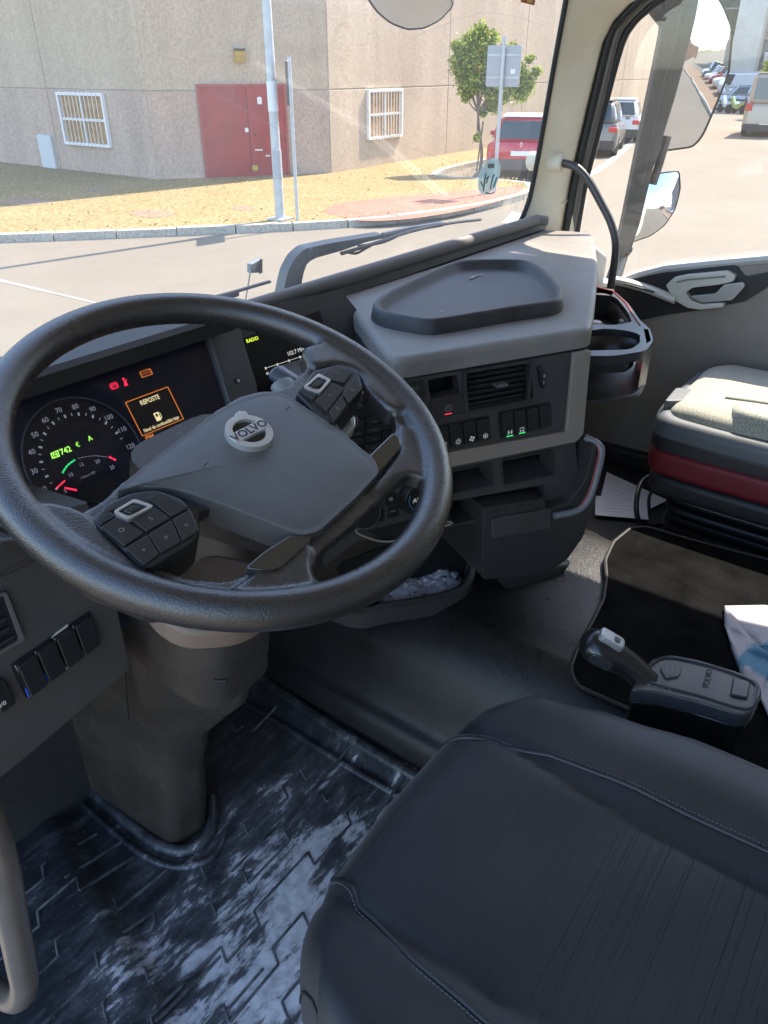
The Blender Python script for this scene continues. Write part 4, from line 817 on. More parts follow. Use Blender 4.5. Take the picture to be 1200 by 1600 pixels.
for i in range(4):
    t0, t1 = (i+.04)/4, (i+.95)/4; q_ = [tl.lerp(tr, t0), tl.lerp(tr, t1), bl_.lerp(br, t1), bl_.lerp(br, t0)]
    o = mesh('rocker_switch', slab(SP, rnd([tuple(x) for x in q_], .002, 3), .0012, .0095, .003, 3), keym, da)
    e0, e1 = q_[0], q_[3]
    mesh('edge_strip', tube([SP.p(e0.x, e0.y, .004), SP.p(((e0+e1)/2).x+.002, ((e0+e1)/2).y, .0065), SP.p(e1.x, e1.y, .004)], .0009, 6), mat('strip_tan', (.30, .26, .2), .4), o)
    if i < 2: mesh('blue_strip', tube([SP.p((e1+(e0-e1)*.3).x-.0008, (e1+(e0-e1)*.3).y, .0065), SP.p(e1.x-.0008, e1.y, .005)], .0009, 6), mat('strip_blue', (.02, .12, .6), .3), o)
    if i == 2:
        f_ = q_[0]; mesh('paint_chip', slab(SP, [(f_.x-.002, f_.y+.001), (f_.x+.018, f_.y+.003), (f_.x+.019, f_.y+.0055), (f_.x+.004, f_.y+.0035)], .0008, .0022), mat('chipped_pale', (.55, .5, .45), .6), o)
        f_ = q_[3]; mesh('paint_chip', slab(SP, [(f_.x, f_.y-.0035), (f_.x+.014, f_.y-.001), (f_.x+.016, f_.y+.0005), (f_.x+.001, f_.y-.001)], .0008, .0022), mat('chipped_pale', (.55, .5, .45)), o)
q_ = Q_((-20, 1068), (0, 1056), (18, 1094), (-4, 1112)); o = mesh('rocker_switch', slab(SP, rnd(q_, .002), .001, .009, .002), keym, da); a, b = SP.q(3, 1101, .009); text('0/0', SP, a, b, .007, print_w, o, c=.0093)
vq = Q_((-40, 950), (0, 925), (30, 998), (-20, 1040)); vb = mesh('vent', holed(SP, rnd([(vq[0][0], vq[1][1]+.003), (vq[1][0]+.004, vq[1][1]), (vq[2][0]+.003, vq[2][1]-.002), (vq[0][0], vq[2][1]-.002)], .004), [rnd([(vq[0][0]+.003, vq[1][1]), (vq[1][0]+.001, vq[1][1]-.003), (vq[2][0]-.001, vq[2][1]+.001), (vq[0][0]+.003, vq[2][1]+.001)], .003)], .0005, .005, .001), mat('vent_frame', (.12, .11, .1), .4), da)
mesh('vent_well', slab(SP, rect(vq[0][0], vq[2][1], vq[1][0]+.003, vq[1][1]), .0006, .001), black, vb)
for i in range(5): v = vq[2][1]+(vq[1][1]-vq[2][1])*(i+.5)/5; mesh('blade', slab(Fr(SP.p(0, v, .003), SP.u, SP.n*.8-SP.v*.6), rect(vq[0][0], -.004, vq[2][0]-.006+i*-.001, .004), -.0006, .0006), dark, vb)
q_ = Q_((-30, 845), (30, 838), (58, 872), (35, 888), (-30, 912), c=.03); mesh('headlamp_pod', slab(SP, rnd(q_, .008), 0, .035, .008, 4), brown, da)
mesh('column_gap', prism3([V((-.62, .17, .9)), V((-.30, .17, .75)), V((-.30, .17, .3)), V((-.62, .17, .3))], (0, .02, 0)), black, da) if 0 else None
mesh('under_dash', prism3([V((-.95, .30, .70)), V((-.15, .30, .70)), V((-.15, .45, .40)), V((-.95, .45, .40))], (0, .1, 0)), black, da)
# ================================================================== steering wheel
ts, ss = R(22.05), R(-3.28)
WC = CC+V((.46678, .52148, -.30763)); WN = V((math.sin(ss), -math.sin(ts)*math.cos(ss), math.cos(ts)*math.cos(ss)))
WF = Fr(WC, (1, 0, 0), WN); RW = .2085
wh = thing('steering_wheel', 'large black four-spoke steering wheel with button pads and round badge', 'steering wheel', WC)
N = 120
rim = [WF.p(RW*math.cos(2*math.pi*i/N), RW*math.sin(2*math.pi*i/N)) for i in range(N)]
def W_(*pts, c=0): return [WF.q(x, y, c) for x, y in pts]
def ang(p): return math.degrees(math.atan2(p[1], p[0]))
def arcp(a0, a1, r, n=24): return [(r*math.cos(R(a0+(a1-a0)*i/n)), r*math.sin(R(a0+(a1-a0)*i/n))) for i in range(n+1)]
RI = .1955
h12 = W_((489, 572), (466, 590), (440, 611), (400, 615), (375, 621), (330, 648), (225, 732), (186, 760), (160, 786), (132, 806))
a0, a1 = ang(h12[-1]), ang(h12[0]); a0 = a0 if a0 > 90 else a0+360
hole12 = rnd([*h12]+arcp(a0-1.5, a1+1.5, RI, 50), .012, 3)
hole12 = rnd(h12[1:-1], .004, 3, closed=False)+arcp(a0-1, a1+1, RI, 50)
hole9 = rnd(W_((236, 886), (313, 838), (312, 800), (345, 792), (410, 812), (468, 836), (440, 850), (398, 884), (384, 900), (350, 912), (292, 906)), .006, 3)
hole3 = rnd(W_((568, 611), (520, 660), (577, 714), (617, 676), (616, 655), (600, 628)), .006, 3)
hole6 = rnd(W_((486, 893), (496, 868), (560, 814), (618, 757), (640, 744), (664, 752), (668, 770), (664, 800), (630, 856), (580, 895), (530, 912), (497, 913)), .010, 4)
outer = arcp(0, 360-3, RW-.002, 119)
def soft_slab(pts, c0, c1, bev, m_, nm='spoke_pad', r=.01): return mesh(nm, slab(WF, rnd(W_(*pts, c=c1), r), c0, c1, bev, 4), m_, wh)
def plate(pts, c0, c1, bev=.004, r=.006): return slab(WF, rnd(W_(*pts, c=c1), r), c0, c1, bev, 3)
# rim, spokes and collars are one moulding: the solids are fused and smoothed together
wheel_bm = join(tube(rim, .0170, 24, closed=True, up=WN), holed(WF, outer, [hole12, hole9, hole3, hole6], -.013, .003),
    plate([(440, 852), (480, 846), (490, 856), (484, 880), (490, 905), (520, 930), (400, 960), (350, 925), (384, 905), (405, 885)], -.016, .008),
    plate([(575, 770), (600, 740), (628, 700), (625, 660), (700, 690), (706, 745), (668, 748), (640, 738), (616, 744), (590, 770)], -.013, .007),
    plate([(480, 846), (590, 745), (608, 752), (556, 806), (492, 862), (478, 868)], -.016, .004, .003, .003),
    plate([(60, 780), (95, 784), (140, 800), (180, 848), (226, 888), (290, 912), (250, 950), (120, 900)], -.016, .011, .006, .012),
    plate([(470, 540), (489, 574), (525, 566), (562, 578), (572, 606), (612, 640), (650, 640), (600, 560), (540, 520)], -.016, .011, .006, .012))
o = mesh('rim', wheel_bm, leather, wh, sharp=180)
md = o.modifiers.new('fuse', 'REMESH'); md.mode = 'VOXEL'; md.voxel_size = .0021; md.use_smooth_shade = True
md = o.modifiers.new('smooth', 'SMOOTH'); md.factor = .5; md.iterations = 9
# hub
soft_slab([(250, 740), (330, 665), (400, 632), (440, 630), (505, 675), (552, 725), (520, 770), (462, 822), (350, 790), (285, 772)], -.06, -.010, .012, brown, 'hub', .012)
cv = [(180, 768), (200, 748), (262, 700), (330, 648), (368, 627), (402, 616), (430, 612), (448, 616), (520, 664), (586, 717), (593, 738), (556, 778), (500, 829), (480, 835), (462, 832), (350, 788), (270, 762), (215, 758)]
cov = rnd(W_(*cv, c=.012), .006)
top = V((sum(p[0] for p in cov)/len(cov), sum(p[1] for p in cov)/len(cov)))
bm = prism3([WF.p(a, b, .012) for a, b in cov], WN*-.03, .006, 4)
mesh('airbag_cover', bm, hubm, wh)
# a second, softer crown on the cover
bm = bmesh.new(); rings = []
for k, (s_, hgt) in enumerate(((.95, .0118), (.88, .0132), (.75, .0145), (.55, .0155), (.3, .0160), (.1, .0162))): rings.append([bm.verts.new(WF.p(*(top+(V(p)-top)*s_), hgt)) for p in cov])
for A_, B2 in zip(rings, rings[1:]):
    for i in range(len(cov)): bm.faces.new((A_[i], A_[(i+1) % len(cov)], B2[(i+1) % len(cov)], B2[i]))
bm.faces.new(rings[-1]); bmesh.ops.recalc_face_normals(bm, faces=bm.faces); mesh('cover_crown', bm, hubm, wh, sharp=80)
# badge
E0 = V(WF.q(389, 677, .019)); er = abs(WF.q(426, 662, .019)[0]-WF.q(352, 690, .019)[0])/2
eu = V(WF.q(412, 664, .019))-V(WF.q(362, 690, .019)); ea = math.atan2(eu.y, eu.x)
er = .0226
BF = Fr(WF.p(E0.x, E0.y, .0195), WF.u*math.cos(ea)+WF.v*math.sin(ea), WN)
bsil = mat('badge_silver', (.62, .60, .57), .32, metal=.7); bd = mesh('badge', holed(BF, circ(0, 0, er, 56), [circ(0, 0, er*.70, 56)], -.004, .003, .0008), bsil, wh)
mesh('badge_bed', slab(BF, circ(0, 0, er*.72, 40), -.004, -.0005), gloss, bd)
mesh('badge_bar', slab(BF, [(-er*.98, -er*.26), (er*.98, -er*.26), (er*.98, er*.26), (-er*.98, er*.26)], -.001, .0034, .0005), bsil, bd)
mesh('badge_arrow', join(slab(BF, [(er*.12, er*.97), (er*.66, er*.73), (er*.74, er*.98), (er*.5, er*1.16), (er*.22, er*1.1)], -.004, .003, .0005)), bsil, bd)
text('VOLVO', BF, 0, -.0002, .0125, print_d, bd, c=.0036, bold=.00035, sx=1.05)
for x, y in ((321, 728), (449, 640)):
    a, b = WF.q(x, y, .019); mesh('horn_mark', tube([WF.p(a-.004, b-.002, .0195), WF.p(a, b+.001, .0198), WF.p(a+.004, b+.001, .0195)], .0005, 5), print_d, wh)
# gloss inserts on the lower spokes
for pts in ([(382, 887), (411, 862), (452, 836), (488, 836), (484, 846), (440, 886), (420, 891)], [(574, 714), (614, 675), (625, 683), (628, 697), (592, 738)]):
    soft_slab(pts, -.012, .0105, .005, mat('insert_gloss', (.03, .027, .022), .1, coat=1), 'spoke_insert', .005)
# button pads
btn = mat('button_black', (.026, .025, .024), .26, bump=.15)
def pad(outl, keys, frame, c=.012):
    o = mesh('button_pad', slab(WF, rnd(W_(*outl, c=c), .005), -.028, c, .004, 4), mat('pad_body', (.02, .02, .02), .4), wh)
    for q_, s_ in keys:
        cx_ = sum(p[0] for p in q_)/4; cy_ = sum(p[1] for p in q_)/4; q2 = [(cx_+(x-cx_)*.99, cy_+(y-cy_)*.99) for x, y in q_]
        k = mesh('button', slab(WF, rnd(W_(*q2, c=c+.003), .002, 3), c-.002, c+.003, .0007), btn, o)
        if s_: text(s_, WF, *WF.q(cx_, cy_, c+.003), .0065, dim_w, k, ang=ea*.8, c=c+.0033)
    fo, fi, d = frame
    f = mesh('pad_bezel', holed(WF, rnd(W_(*fo, c=c+.005), .003), [rnd(W_(*fi, c=c+.005), .002)], c-.001, c+.005, .0006), bsil, o)
    mesh('pad_well', slab(WF, rnd(W_(*fi, c=c+.004), .002), c-.001, c+.0035), black, o)
    mesh('pad_roller', slab(WF, rnd(W_(*d, c=c+.006), .002), c+.0034, c+.007, .0015), btn, o)
pad([(143, 812), (165, 786), (205, 768), (245, 763), (285, 778), (300, 795), (314, 830), (300, 846), (238, 884), (222, 886), (190, 855)],
    [([(150, 811), (172, 798), (180, 806), (158, 820)], ''), ([(158, 822), (182, 808), (226, 832), (194, 853)], 'O'), ([(206, 812), (242, 792), (266, 809), (229, 830)], '5'), ([(231, 778), (250, 768), (296, 792), (268, 807)], ''),
     ([(160, 797), (176, 790), (182, 794), (164, 803)], ''), ([(196, 856), (230, 835), (249, 865), (225, 883)], '+'), ([(232, 834), (268, 812), (283, 846), (251, 864)], 'o'), ([(270, 810), (296, 796), (311, 829), (285, 845)], 'c')],
    ([(176, 799), (210, 779), (241, 790), (200, 812)], [(184, 799), (209, 784), (232, 791), (201, 806)], [(192, 799), (209, 789), (222, 793), (204, 803)]))
pad([(463, 612), (490, 578), (530, 568), (560, 580), (568, 604), (522, 660), (512, 662), (488, 640)],
    [([(466, 610), (478, 598), (500, 612), (490, 624)], '<'), ([(492, 626), (518, 596), (538, 606), (512, 642)], 'v'), ([(500, 588), (522, 570), (552, 580), (538, 598)], '>'), ([(514, 643), (534, 618), (542, 632), (521, 660)], '4'), ([(536, 616), (555, 588), (567, 606), (545, 630)], '<'), ([(480, 596), (496, 580), (500, 586), (486, 596)], '')],
    ([(474, 604), (498, 583), (518, 593), (500, 614)], [(480, 604), (498, 588), (512, 594), (499, 608)], [(485, 604), (498, 593), (506, 597), (498, 605)]))
# ---- column with stalks
co = thing('steering_column', 'grey-brown plastic steering column rising from the footwell floor', 'steering column', (-.48, .4, 0))
secs = [(.0, [(-.535, .62), (-.518, .275), (-.505, .262), (-.46, .252), (-.44, .262), (-.365, .36), (-.33, .45), (-.33, .62)]),
        (.16, [(-.535, .60), (-.512, .262), (-.495, .247), (-.455, .237), (-.437, .246), (-.36, .34), (-.325, .43), (-.325, .62)]),
        (.25, [(-.535, .56), (-.508, .243), (-.488, .226), (-.452, .212), (-.43, .222), (-.35, .32), (-.32, .40), (-.32, .60)]),
        (.33, [(-.545, .50), (-.522, .225), (-.484, .198), (-.43, .146), (-.405, .152), (-.34, .27), (-.315, .36), (-.315, .55)]),
        (.42, [(-.555, .42), (-.54, .205), (-.482, .160), (-.432, .114), (-.408, .120), (-.35, .22), (-.33, .32), (-.33, .48)]),
        (.50, [(-.562, .36), (-.548, .180), (-.492, .130), (-.452, .085), (-.428, .09), (-.38, .18), (-.36, .27), (-.36, .42)]),
        (.60, [(-.57, .33), (-.556, .150), (-.51, .092), (-.48, .05), (-.455, .055), (-.41, .13), (-.39, .22), (-.39, .36)])]
bm = bmesh.new(); rings = []
def ringpts(pts): return rnd(pts, .03, 4)
dense = []
for (z0, p0), (z1, p1) in zip(secs, secs[1:]):
    for k in range(4):
        t = k/4; dense.append((z0+(z1-z0)*t, [(a[0]+(b[0]-a[0])*t, a[1]+(b[1]-a[1])*t) for a, b in zip(p0, p1)]))
dense.append(secs[-1])
for z, p_ in dense: rings.append([bm.verts.new((a, b, z)) for a, b in ringpts(p_)])
for A_, B2 in zip(rings, rings[1:]):
    for i in range(len(A_)): bm.faces.new((A_[i], A_[(i+1) % len(A_)], B2[(i+1) % len(A_)], B2[i]))
bm.faces.new(rings[-1]); bm.faces.new(rings[0][::-1]); bmesh.ops.recalc_face_normals(bm, faces=bm.faces)
mesh('lower_shroud', bm, brown, co, sharp=60)
mesh('side_seam', tube(spline([V((-.5575, .20, .58)), V((-.5535, .215, .48)), V((-.5505, .235, .42)), V((-.544, .26, .33))], 4), .0014, 6), black, co)
mesh('seam_shadow', tube(spline([V((-.556, .170, .56)), V((-.530, .160, .50)), V((-.488, .143, .462)), V((-.442, .098, .462)), V((-.415, .110, .49)), V((-.385, .185, .53))], 5), .0045, 8), black, co)  # black tube draws the V-shaped shadow where the two shrouds meet
# upper shroud: rounded barrel leading to the hub, with a pointed front edge
ua = spline([V((-.505, .115, .50)), V((-.512, .085, .60)), V((-.520, .035, .72)), V((-.521, .012, .79))], 6)
bm = bmesh.new(); rings = []
for i, p_ in enumerate(ua):
    t = i/(len(ua)-1); w_, d_ = .068-.006*t, .075-.01*t; f_ = Fr(p_, (1, 0, 0), (0, -.35, 1) if t < .5 else WN)
    pr = rnd([(-w_, .09), (-w_, -d_*.3), (-w_*.75, -d_), (w_*.75, -d_), (w_, -d_*.3), (w_, .09)], .03, 4); rings.append([bm.verts.new(f_.p(a, b)) for a, b in pr])
for A_, B2 in zip(rings, rings[1:]):
    for i in range(len(A_)): bm.faces.new((A_[i], A_[(i+1) % len(A_)], B2[(i+1) % len(A_)], B2[i]))
bm.faces.new(rings[-1]); bm.faces.new(rings[0][::-1]); bmesh.ops.recalc_face_normals(bm, faces=bm.faces); mesh('upper_shroud', bm, brown, co, sharp=60)
mesh('shroud_ledge', slab(WF, rnd(W_((225, 880), (330, 800), (480, 835), (470, 880), (400, 930), (290, 935)), .02), -.075, -.05, .008, 4), mat('column_warm', (.17, .12, .09), .34, bump=.5, var=.15), co)
mesh('shroud_rib', tube([WF.p(*WF.q(x, y), -.046) for x, y in ((258, 866), (345, 912), (372, 930))], .004, 8), dark, co)
for x, y in ((344, 1064), (388, 1024)): mesh('screw_hole', tube([pl(x, y, (-.43, .10, .42), (.55, -.8, 0))+V((.004, -.006, 0)), pl(x, y, (-.43, .10, .42), (.55, -.8, 0))+V((-.004, .006, 0))], .0022, 10), black, co)
def stalk(p, q, r, c, m_, syms=()):
    P0, P1 = WF.p(*WF.q(*p, c), c), WF.p(*WF.q(*q, c), c)
    o = mesh('stalk', tube([P0, P0.lerp(P1, .25), P0.lerp(P1, .5), P1, P1.lerp(P0, -.04)], [r*.6, r*.75, r*.95, r, r*.7], 14, flat=.6, up=WN), m_, co); return o, P0, P1
o, a_, b_ = stalk((520, 640), (432, 582), .014, -.05, mat('stalk_blue_grey', (.07, .078, .09), .35))
stalk((480, 640), (440, 600), .016, -.046, mat('stalk_pale', (.25, .25, .23), .4))
mesh('stalk_end', slab(WF, rnd(W_((426, 604), (448, 574), (466, 586), (446, 610), c=-.045), .004), -.06, -.045, .003), mat('stalk_pale', (.25, .25, .23)), co)
fs = WF.moved(0, 0, -.045); text('A', WF, *WF.q(453, 583, -.045), .006, print_w, co, ang=1.2, c=-.0445); text('0', WF, *WF.q(456, 590, -.045), .006, print_w, co, ang=1.2, c=-.0445); text('(=)', WF, *WF.q(436, 602, -.045), .009, print_w, co, ang=.6, c=-.0445)
mesh('silver_stalk', slab(WF, rnd(W_((521, 668), (541, 649), (556, 650), (556, 664), (540, 682), (528, 676), c=-.05), .004), -.065, -.05, .003), mat('stalk_silver', (.5, .49, .42), .3, metal=.3), co)
mesh('stalk_groove', slab(WF, rnd(W_((528, 666), (548, 654), (550, 658), (531, 671), c=-.048), .002), -.0505, -.049), dark, co)
# ================================================================== floor, engine tunnel, mats
tun = [(-.150, -.02), (-.146, .045), (-.138, .075), (-.120, .092), (-.108, .12), (-.088, .19), (-.055, .245), (-.01, .277), (.06, .292), (.16, .296), (.34, .292), (.44, .27), (.50, .22), (.52, .16)]
ys = [-1.1, -.8, -.5, -.3, -.15, 0, .15, .28, .36, .45]
def tunf(i, j):
    i = i*(len(ys)-1); j = j*(len(TP)-1); a, b = int(i), int(j); y = ys[a]; x, z = TP[b]
    k = max(0, (y+.0)/.45); sh = .012*math.sin(min(1, max(0, (y+.3)/.7))*math.pi)
    return V((x+.02*k*(1 if z < .2 else .4)+sh*.4, y, z*(1-.08*k)))
TP = [(p.x, p.y) for p in spline([(a, b, 0) for a, b in tun], 4)]
bm = grid(tunf, len(ys)-1, len(TP)-1); bmesh.ops.recalc_face_normals(bm, faces=bm.faces)
if sum(f.normal.z for f in bm.faces) < 0: bmesh.ops.reverse_faces(bm, faces=bm.faces)
tunm = mat('tunnel_vinyl', (.019, .0185, .019), .30, bump=.5, bscale=600, var=.3, vscale=5)
mesh('engine_tunnel', bm, tunm, sharp=60, kind='structure')
# carpet mat over the tunnel
mo_ = [pz(x, y, .302) for x, y in ((985, 828), (1010, 826), (1050, 838), (1110, 855), (1160, 868), (1215, 882), (1330, 930), (1500, 1150), (1300, 1250), (1100, 1190), (1000, 1120), (900, 1075), (890, 1050), (902, 1015), (925, 975), (942, 940), (947, 905), (945, 878), (958, 850))]
mm = thing('tunnel_mat', 'black carpet mat with a bound edge lying on the engine tunnel', 'floor mat', (.25, -.3, .3))
out = [(p.x, p.y) for p in mo_]; out = rnd(out, .012)
carp = mat('carpet_black', (.004, .004, .0045), .95, bump=1.0, bscale=500, var=.5, spec=.03)
mesh('carpet', prism3([V((a, b, .308)) for a, b in out], (0, 0, -.008)), carp, mm)
mesh('bound_edge', tube([V((a, b, .307)) for a, b in out], .0035, 6, closed=True), mat('edge_black', (.025, .025, .027), .6), mm)
# rubber mat of the footwell: tray with ridges
rubd = bpy.data.materials.new('dusty_rubber'); rubd.use_nodes = True; n = rubd.node_tree; b = n.nodes['Principled BSDF']
tc = n.nodes.new('ShaderNodeTexCoord')
def nd(t, **k):
    o = n.nodes.new(t)
    for a_, v_ in k.items(): setattr(o, a_, v_)
    return o
def lk(a_, b_): n.links.new(a_, b_)
geo = nd('ShaderNodeNewGeometry'); mp = nd('ShaderNodeMapping'); mp.inputs['Scale'].default_value = (5, 10, 6); mp.inputs['Rotation'].default_value = (0, 0, R(-12)); lk(geo.outputs['Position'], mp.inputs[0])
n1 = nd('ShaderNodeTexNoise'); n1.inputs['Scale'].default_value = 1.5; n1.inputs['Detail'].default_value = 10; n1.inputs['Roughness'].default_value = .7; n1.inputs['Distortion'].default_value = .35; lk(mp.outputs[0], n1.inputs['Vector'])
n2 = nd('ShaderNodeTexNoise'); n2.inputs['Scale'].default_value = 55; n2.inputs['Detail'].default_value = 6; lk(geo.outputs['Position'], n2.inputs['Vector'])
sub = nd('ShaderNodeVectorMath', operation='DISTANCE'); sub.inputs[1].default_value = (-.48, -.04, 0); lk(geo.outputs['Position'], sub.inputs[0])
fall = nd('ShaderNodeMapRange'); fall.inputs['From Min'].default_value = .08; fall.inputs['From Max'].default_value = .42; fall.inputs['To Min'].default_value = .17; fall.inputs['To Max'].default_value = -.10; lk(sub.outputs['Value'], fall.inputs['Value'])
mp2 = nd('ShaderNodeMapping'); mp2.inputs['Scale'].default_value = (14, 60, 20); mp2.inputs['Rotation'].default_value = (0, 0, R(22)); lk(geo.outputs['Position'], mp2.inputs[0])
n4 = nd('ShaderNodeTexNoise'); n4.inputs['Scale'].default_value = 1; n4.inputs['Detail'].default_value = 8; n4.inputs['Roughness'].default_value = .75; lk(mp2.outputs[0], n4.inputs['Vector'])
n4m = nd('ShaderNodeMapRange'); n4m.inputs['To Min'].default_value = -.16; n4m.inputs['To Max'].default_value = .16; n4m.inputs['From Min'].default_value = .25; n4m.inputs['From Max'].default_value = .75; lk(n4.outputs['Fac'], n4m.inputs['Value'])
ad0 = nd('ShaderNodeMath', operation='ADD'); lk(n1.outputs['Fac'], ad0.inputs[0]); lk(n4m.outputs[0], ad0.inputs[1])
ad = nd('ShaderNodeMath', operation='ADD'); lk(ad0.outputs[0], ad.inputs[0]); lk(fall.outputs[0], ad.inputs[1])
rp = nd('ShaderNodeMapRange', interpolation_type='SMOOTHSTEP'); rp.inputs['From Min'].default_value = .56; rp.inputs['From Max'].default_value = .66; rp.inputs['To Max'].default_value = .95; lk(ad.outputs[0], rp.inputs['Value'])
ad2 = nd('ShaderNodeMath', operation='MULTIPLY'); m2_ = nd('ShaderNodeMapRange'); m2_.inputs['From Min'].default_value = .35; m2_.inputs['From Max'].default_value = .6; m2_.inputs['To Min'].default_value = .55; lk(n2.outputs['Fac'], m2_.inputs['Value']); lk(rp.outputs[0], ad2.inputs[0]); lk(m2_.outputs[0], ad2.inputs[1])
sp_ = nd('ShaderNodeTexVoronoi'); sp_.inputs['Scale'].default_value = 95; lk(geo.outputs['Position'], sp_.inputs['Vector'])
spk = nd('ShaderNodeMapRange'); spk.inputs['From Min'].default_value = .10; spk.inputs['From Max'].default_value = .06; spk.inputs['To Max'].default_value = .35; lk(sp_.outputs['Distance'], spk.inputs['Value'])
mxx = nd('ShaderNodeMath', operation='MAXIMUM'); lk(ad2.outputs[0], mxx.inputs[0]); lk(spk.outputs[0], mxx.inputs[1])
base = nd('ShaderNodeMix', data_type='RGBA'); base.inputs['A'].default_value = (.024, .026, .031, 1); base.inputs['B'].default_value = (.125, .128, .138, 1)
bf_ = nd('ShaderNodeMapRange', interpolation_type='SMOOTHSTEP'); bf_.inputs['From Min'].default_value = .36; bf_.inputs['From Max'].default_value = .70; lk(ad.outputs[0], bf_.inputs['Value']); lk(bf_.outputs[0], base.inputs['Factor'])
mx = nd('ShaderNodeMix', data_type='RGBA'); mx.inputs['B'].default_value = (.66, .65, .66, 1); lk(base.outputs['Result'], mx.inputs['A']); lk(mxx.outputs[0], mx.inputs['Factor']); lk(mx.outputs['Result'], b.inputs['Base Color'])
rr_ = nd('ShaderNodeMapRange'); rr_.inputs['To Min'].default_value = .38; rr_.inputs['To Max'].default_value = .8; lk(mxx.outputs[0], rr_.inputs['Value']); lk(rr_.outputs[0], b.inputs['Roughness'])
bp = nd('ShaderNodeBump'); bp.inputs['Strength'].default_value = .35; bp.inputs['Distance'].default_value = .002; lk(n2.outputs['Fac'], bp.inputs['Height']); lk(bp.outputs[0], b.inputs['Normal']); MT['dusty_rubber'] = rubd
fm = thing('footwell_mat', 'black rubber footwell mat with stepped ridges, smeared with pale dust', 'floor mat', (-.5, 0, 0))
def fz(x, y):
    z = 0
    t = max(0, min(1, (-.66-x+(y-.1)*.25)/.05)); z += .028*t*t*(3-2*t)*(max(0, min(1, (y+.05)/.25)))
    f_ = max(0, (y-.42)/.3); z += .10*f_*f_*0
    e = max(0, (x+.19)/.03); z += .022*min(1, e)
    return z
NX, NY = 70, 90
bm = grid(lambda u, v: V((-.93+.795*u, -.75+1.30*v, fz(-.93+.795*u, -.75+1.30*v))), NX, NY); bmesh.ops.recalc_face_normals(bm, faces=bm.faces)
if sum(f.normal.z for f in bm.faces) < 0: bmesh.ops.reverse_faces(bm, faces=bm.faces)
mesh('mat_sheet', bm, rubd, fm, sharp=60)
# raised lips: round the column foot and along the tunnel
def lip(pts, r, nm, lift=.006): return mesh(nm, tube(spline([V((p.x, p.y, fz(p.x, p.y)+lift)) for p in pts], 5), r, 10), rubd, fm)
lip([pz(x, y, 0) for x, y in ((70, 1185), (90, 1195), (150, 1245), (215, 1300), (252, 1325), (285, 1333), (318, 1318), (333, 1288), (332, 1250))], .010, 'column_lip')
lip([pz(x, y, 0) for x, y in ((55, 1205), (82, 1215), (140, 1268), (200, 1320), (245, 1348), (290, 1355), (335, 1338), (352, 1300))], .006, 'column_lip_outer', .001)
lip([V((-.130, .44, 0)), V((-.146, .30, 0)), V((-.155, .15, 0)), V((-.158, 0, 0)), V((-.162, -.2, 0)), V((-.17, -.5, 0))], .012, 'tunnel_lip', -.004)
lip([V((-.190, .47, 0)), V((-.196, .30, 0)), V((-.200, .15, 0)), V((-.200, 0, 0)), V((-.205, -.2, 0)), V((-.21, -.5, 0))], .007, 'tunnel_lip', 0)
bm = None
ridm = mat('ridge_rubber', (.085, .09, .10), .55, bump=.3, bscale=500, var=.85, vscale=24)
# stepped tread ridges
rs = random.Random(5); segs = []
for r_ in range(14):
    y = -.46+.064*r_; x = -.86+rs.random()*.06; side = 1
    while x < -.25:
        L_1 = rs.choice((.05, .07, .10, .13)); x2 = min(-.24, x+L_1); yy = y+(.0 if side > 0 else .024)
        segs.append(((x, yy), (x2, yy)))
        if x2 < -.25: segs.append(((x2, yy), (x2+.012*side, y+(.024 if side > 0 else 0)))); x2 += .012*side
        if rs.random() < .3: segs.append(((x2, yy+.014), (x2+.12, yy+.014)))
        x = x2; side = -side
for (ax_, ay), (bx_, by) in segs:
    if ay > .22 and -.62 < ax_ < -.30: continue
    d = V((bx_-ax_, by-ay)); 
    if d.length < 1e-4: continue
    nrm = V((-d.y, d.x)).normalized()*(.0022 if abs(d.x) > abs(d.y) else .0020); z = lambda x_, y_: fz(x_, y_)+.0022
    q_ = [(ax_-nrm.x, ay-nrm.y), (bx_-nrm.x, by-nrm.y), (bx_+nrm.x, by+nrm.y), (ax_+nrm.x, ay+nrm.y)]
    mesh('ridge', prism3([V((a, b, z(a, b))) for a, b in q_], (0, 0, -.0045), .0012, 1), ridm, fm)
# bent grab tube at the lower left
ht = thing('entry_grab_tube', 'bent satin brown tube handle at the lower left edge by the doorway', 'grab handle', (-.86, .2, .2))
P = [pxx(x, y, -.86) for x, y in ((-60, 1180), (-30, 1260), (0, 1345), (18, 1430), (32, 1500), (38, 1540), (26, 1562), (0, 1552), (-40, 1520))]
mesh('tube', tube(spline(P, 6), .0125, 16), mat('tube_satin', (.10, .085, .075), .33, var=.2), ht)
# ================================================================== seats
seatf = bpy.data.materials.new('seat_fabric'); seatf.use_nodes = True; n = seatf.node_tree; b = n.nodes['Principled BSDF']
b.inputs['Base Color'].default_value = (.02, .021, .024, 1); b.inputs['Roughness'].default_value = .55; b.inputs['Sheen Weight'].default_value = .15; b.inputs['Sheen Roughness'].default_value = .4
geo = nd('ShaderNodeNewGeometry'); sx_ = nd('ShaderNodeSeparateXYZ'); lk(geo.outputs['Position'], sx_.inputs[0])
wob = nd('ShaderNodeTexNoise'); wob.inputs['Scale'].default_value = 5; lk(geo.outputs['Position'], wob.inputs['Vector'])
ya = nd('ShaderNodeMath', operation='MULTIPLY_ADD'); ya.inputs[1].default_value = .003; lk(wob.outputs['Fac'], ya.inputs[0]); lk(sx_.outputs['Y'], ya.inputs[2])
l1 = nd('ShaderNodeTexNoise', noise_dimensions='1D'); l1.inputs['Scale'].default_value = 1; l1.inputs['Detail'].default_value = 2
mu = nd('ShaderNodeMath', operation='MULTIPLY'); mu.inputs[1].default_value = 330; lk(ya.outputs[0], mu.inputs[0]); lk(mu.outputs[0], l1.inputs['W'])
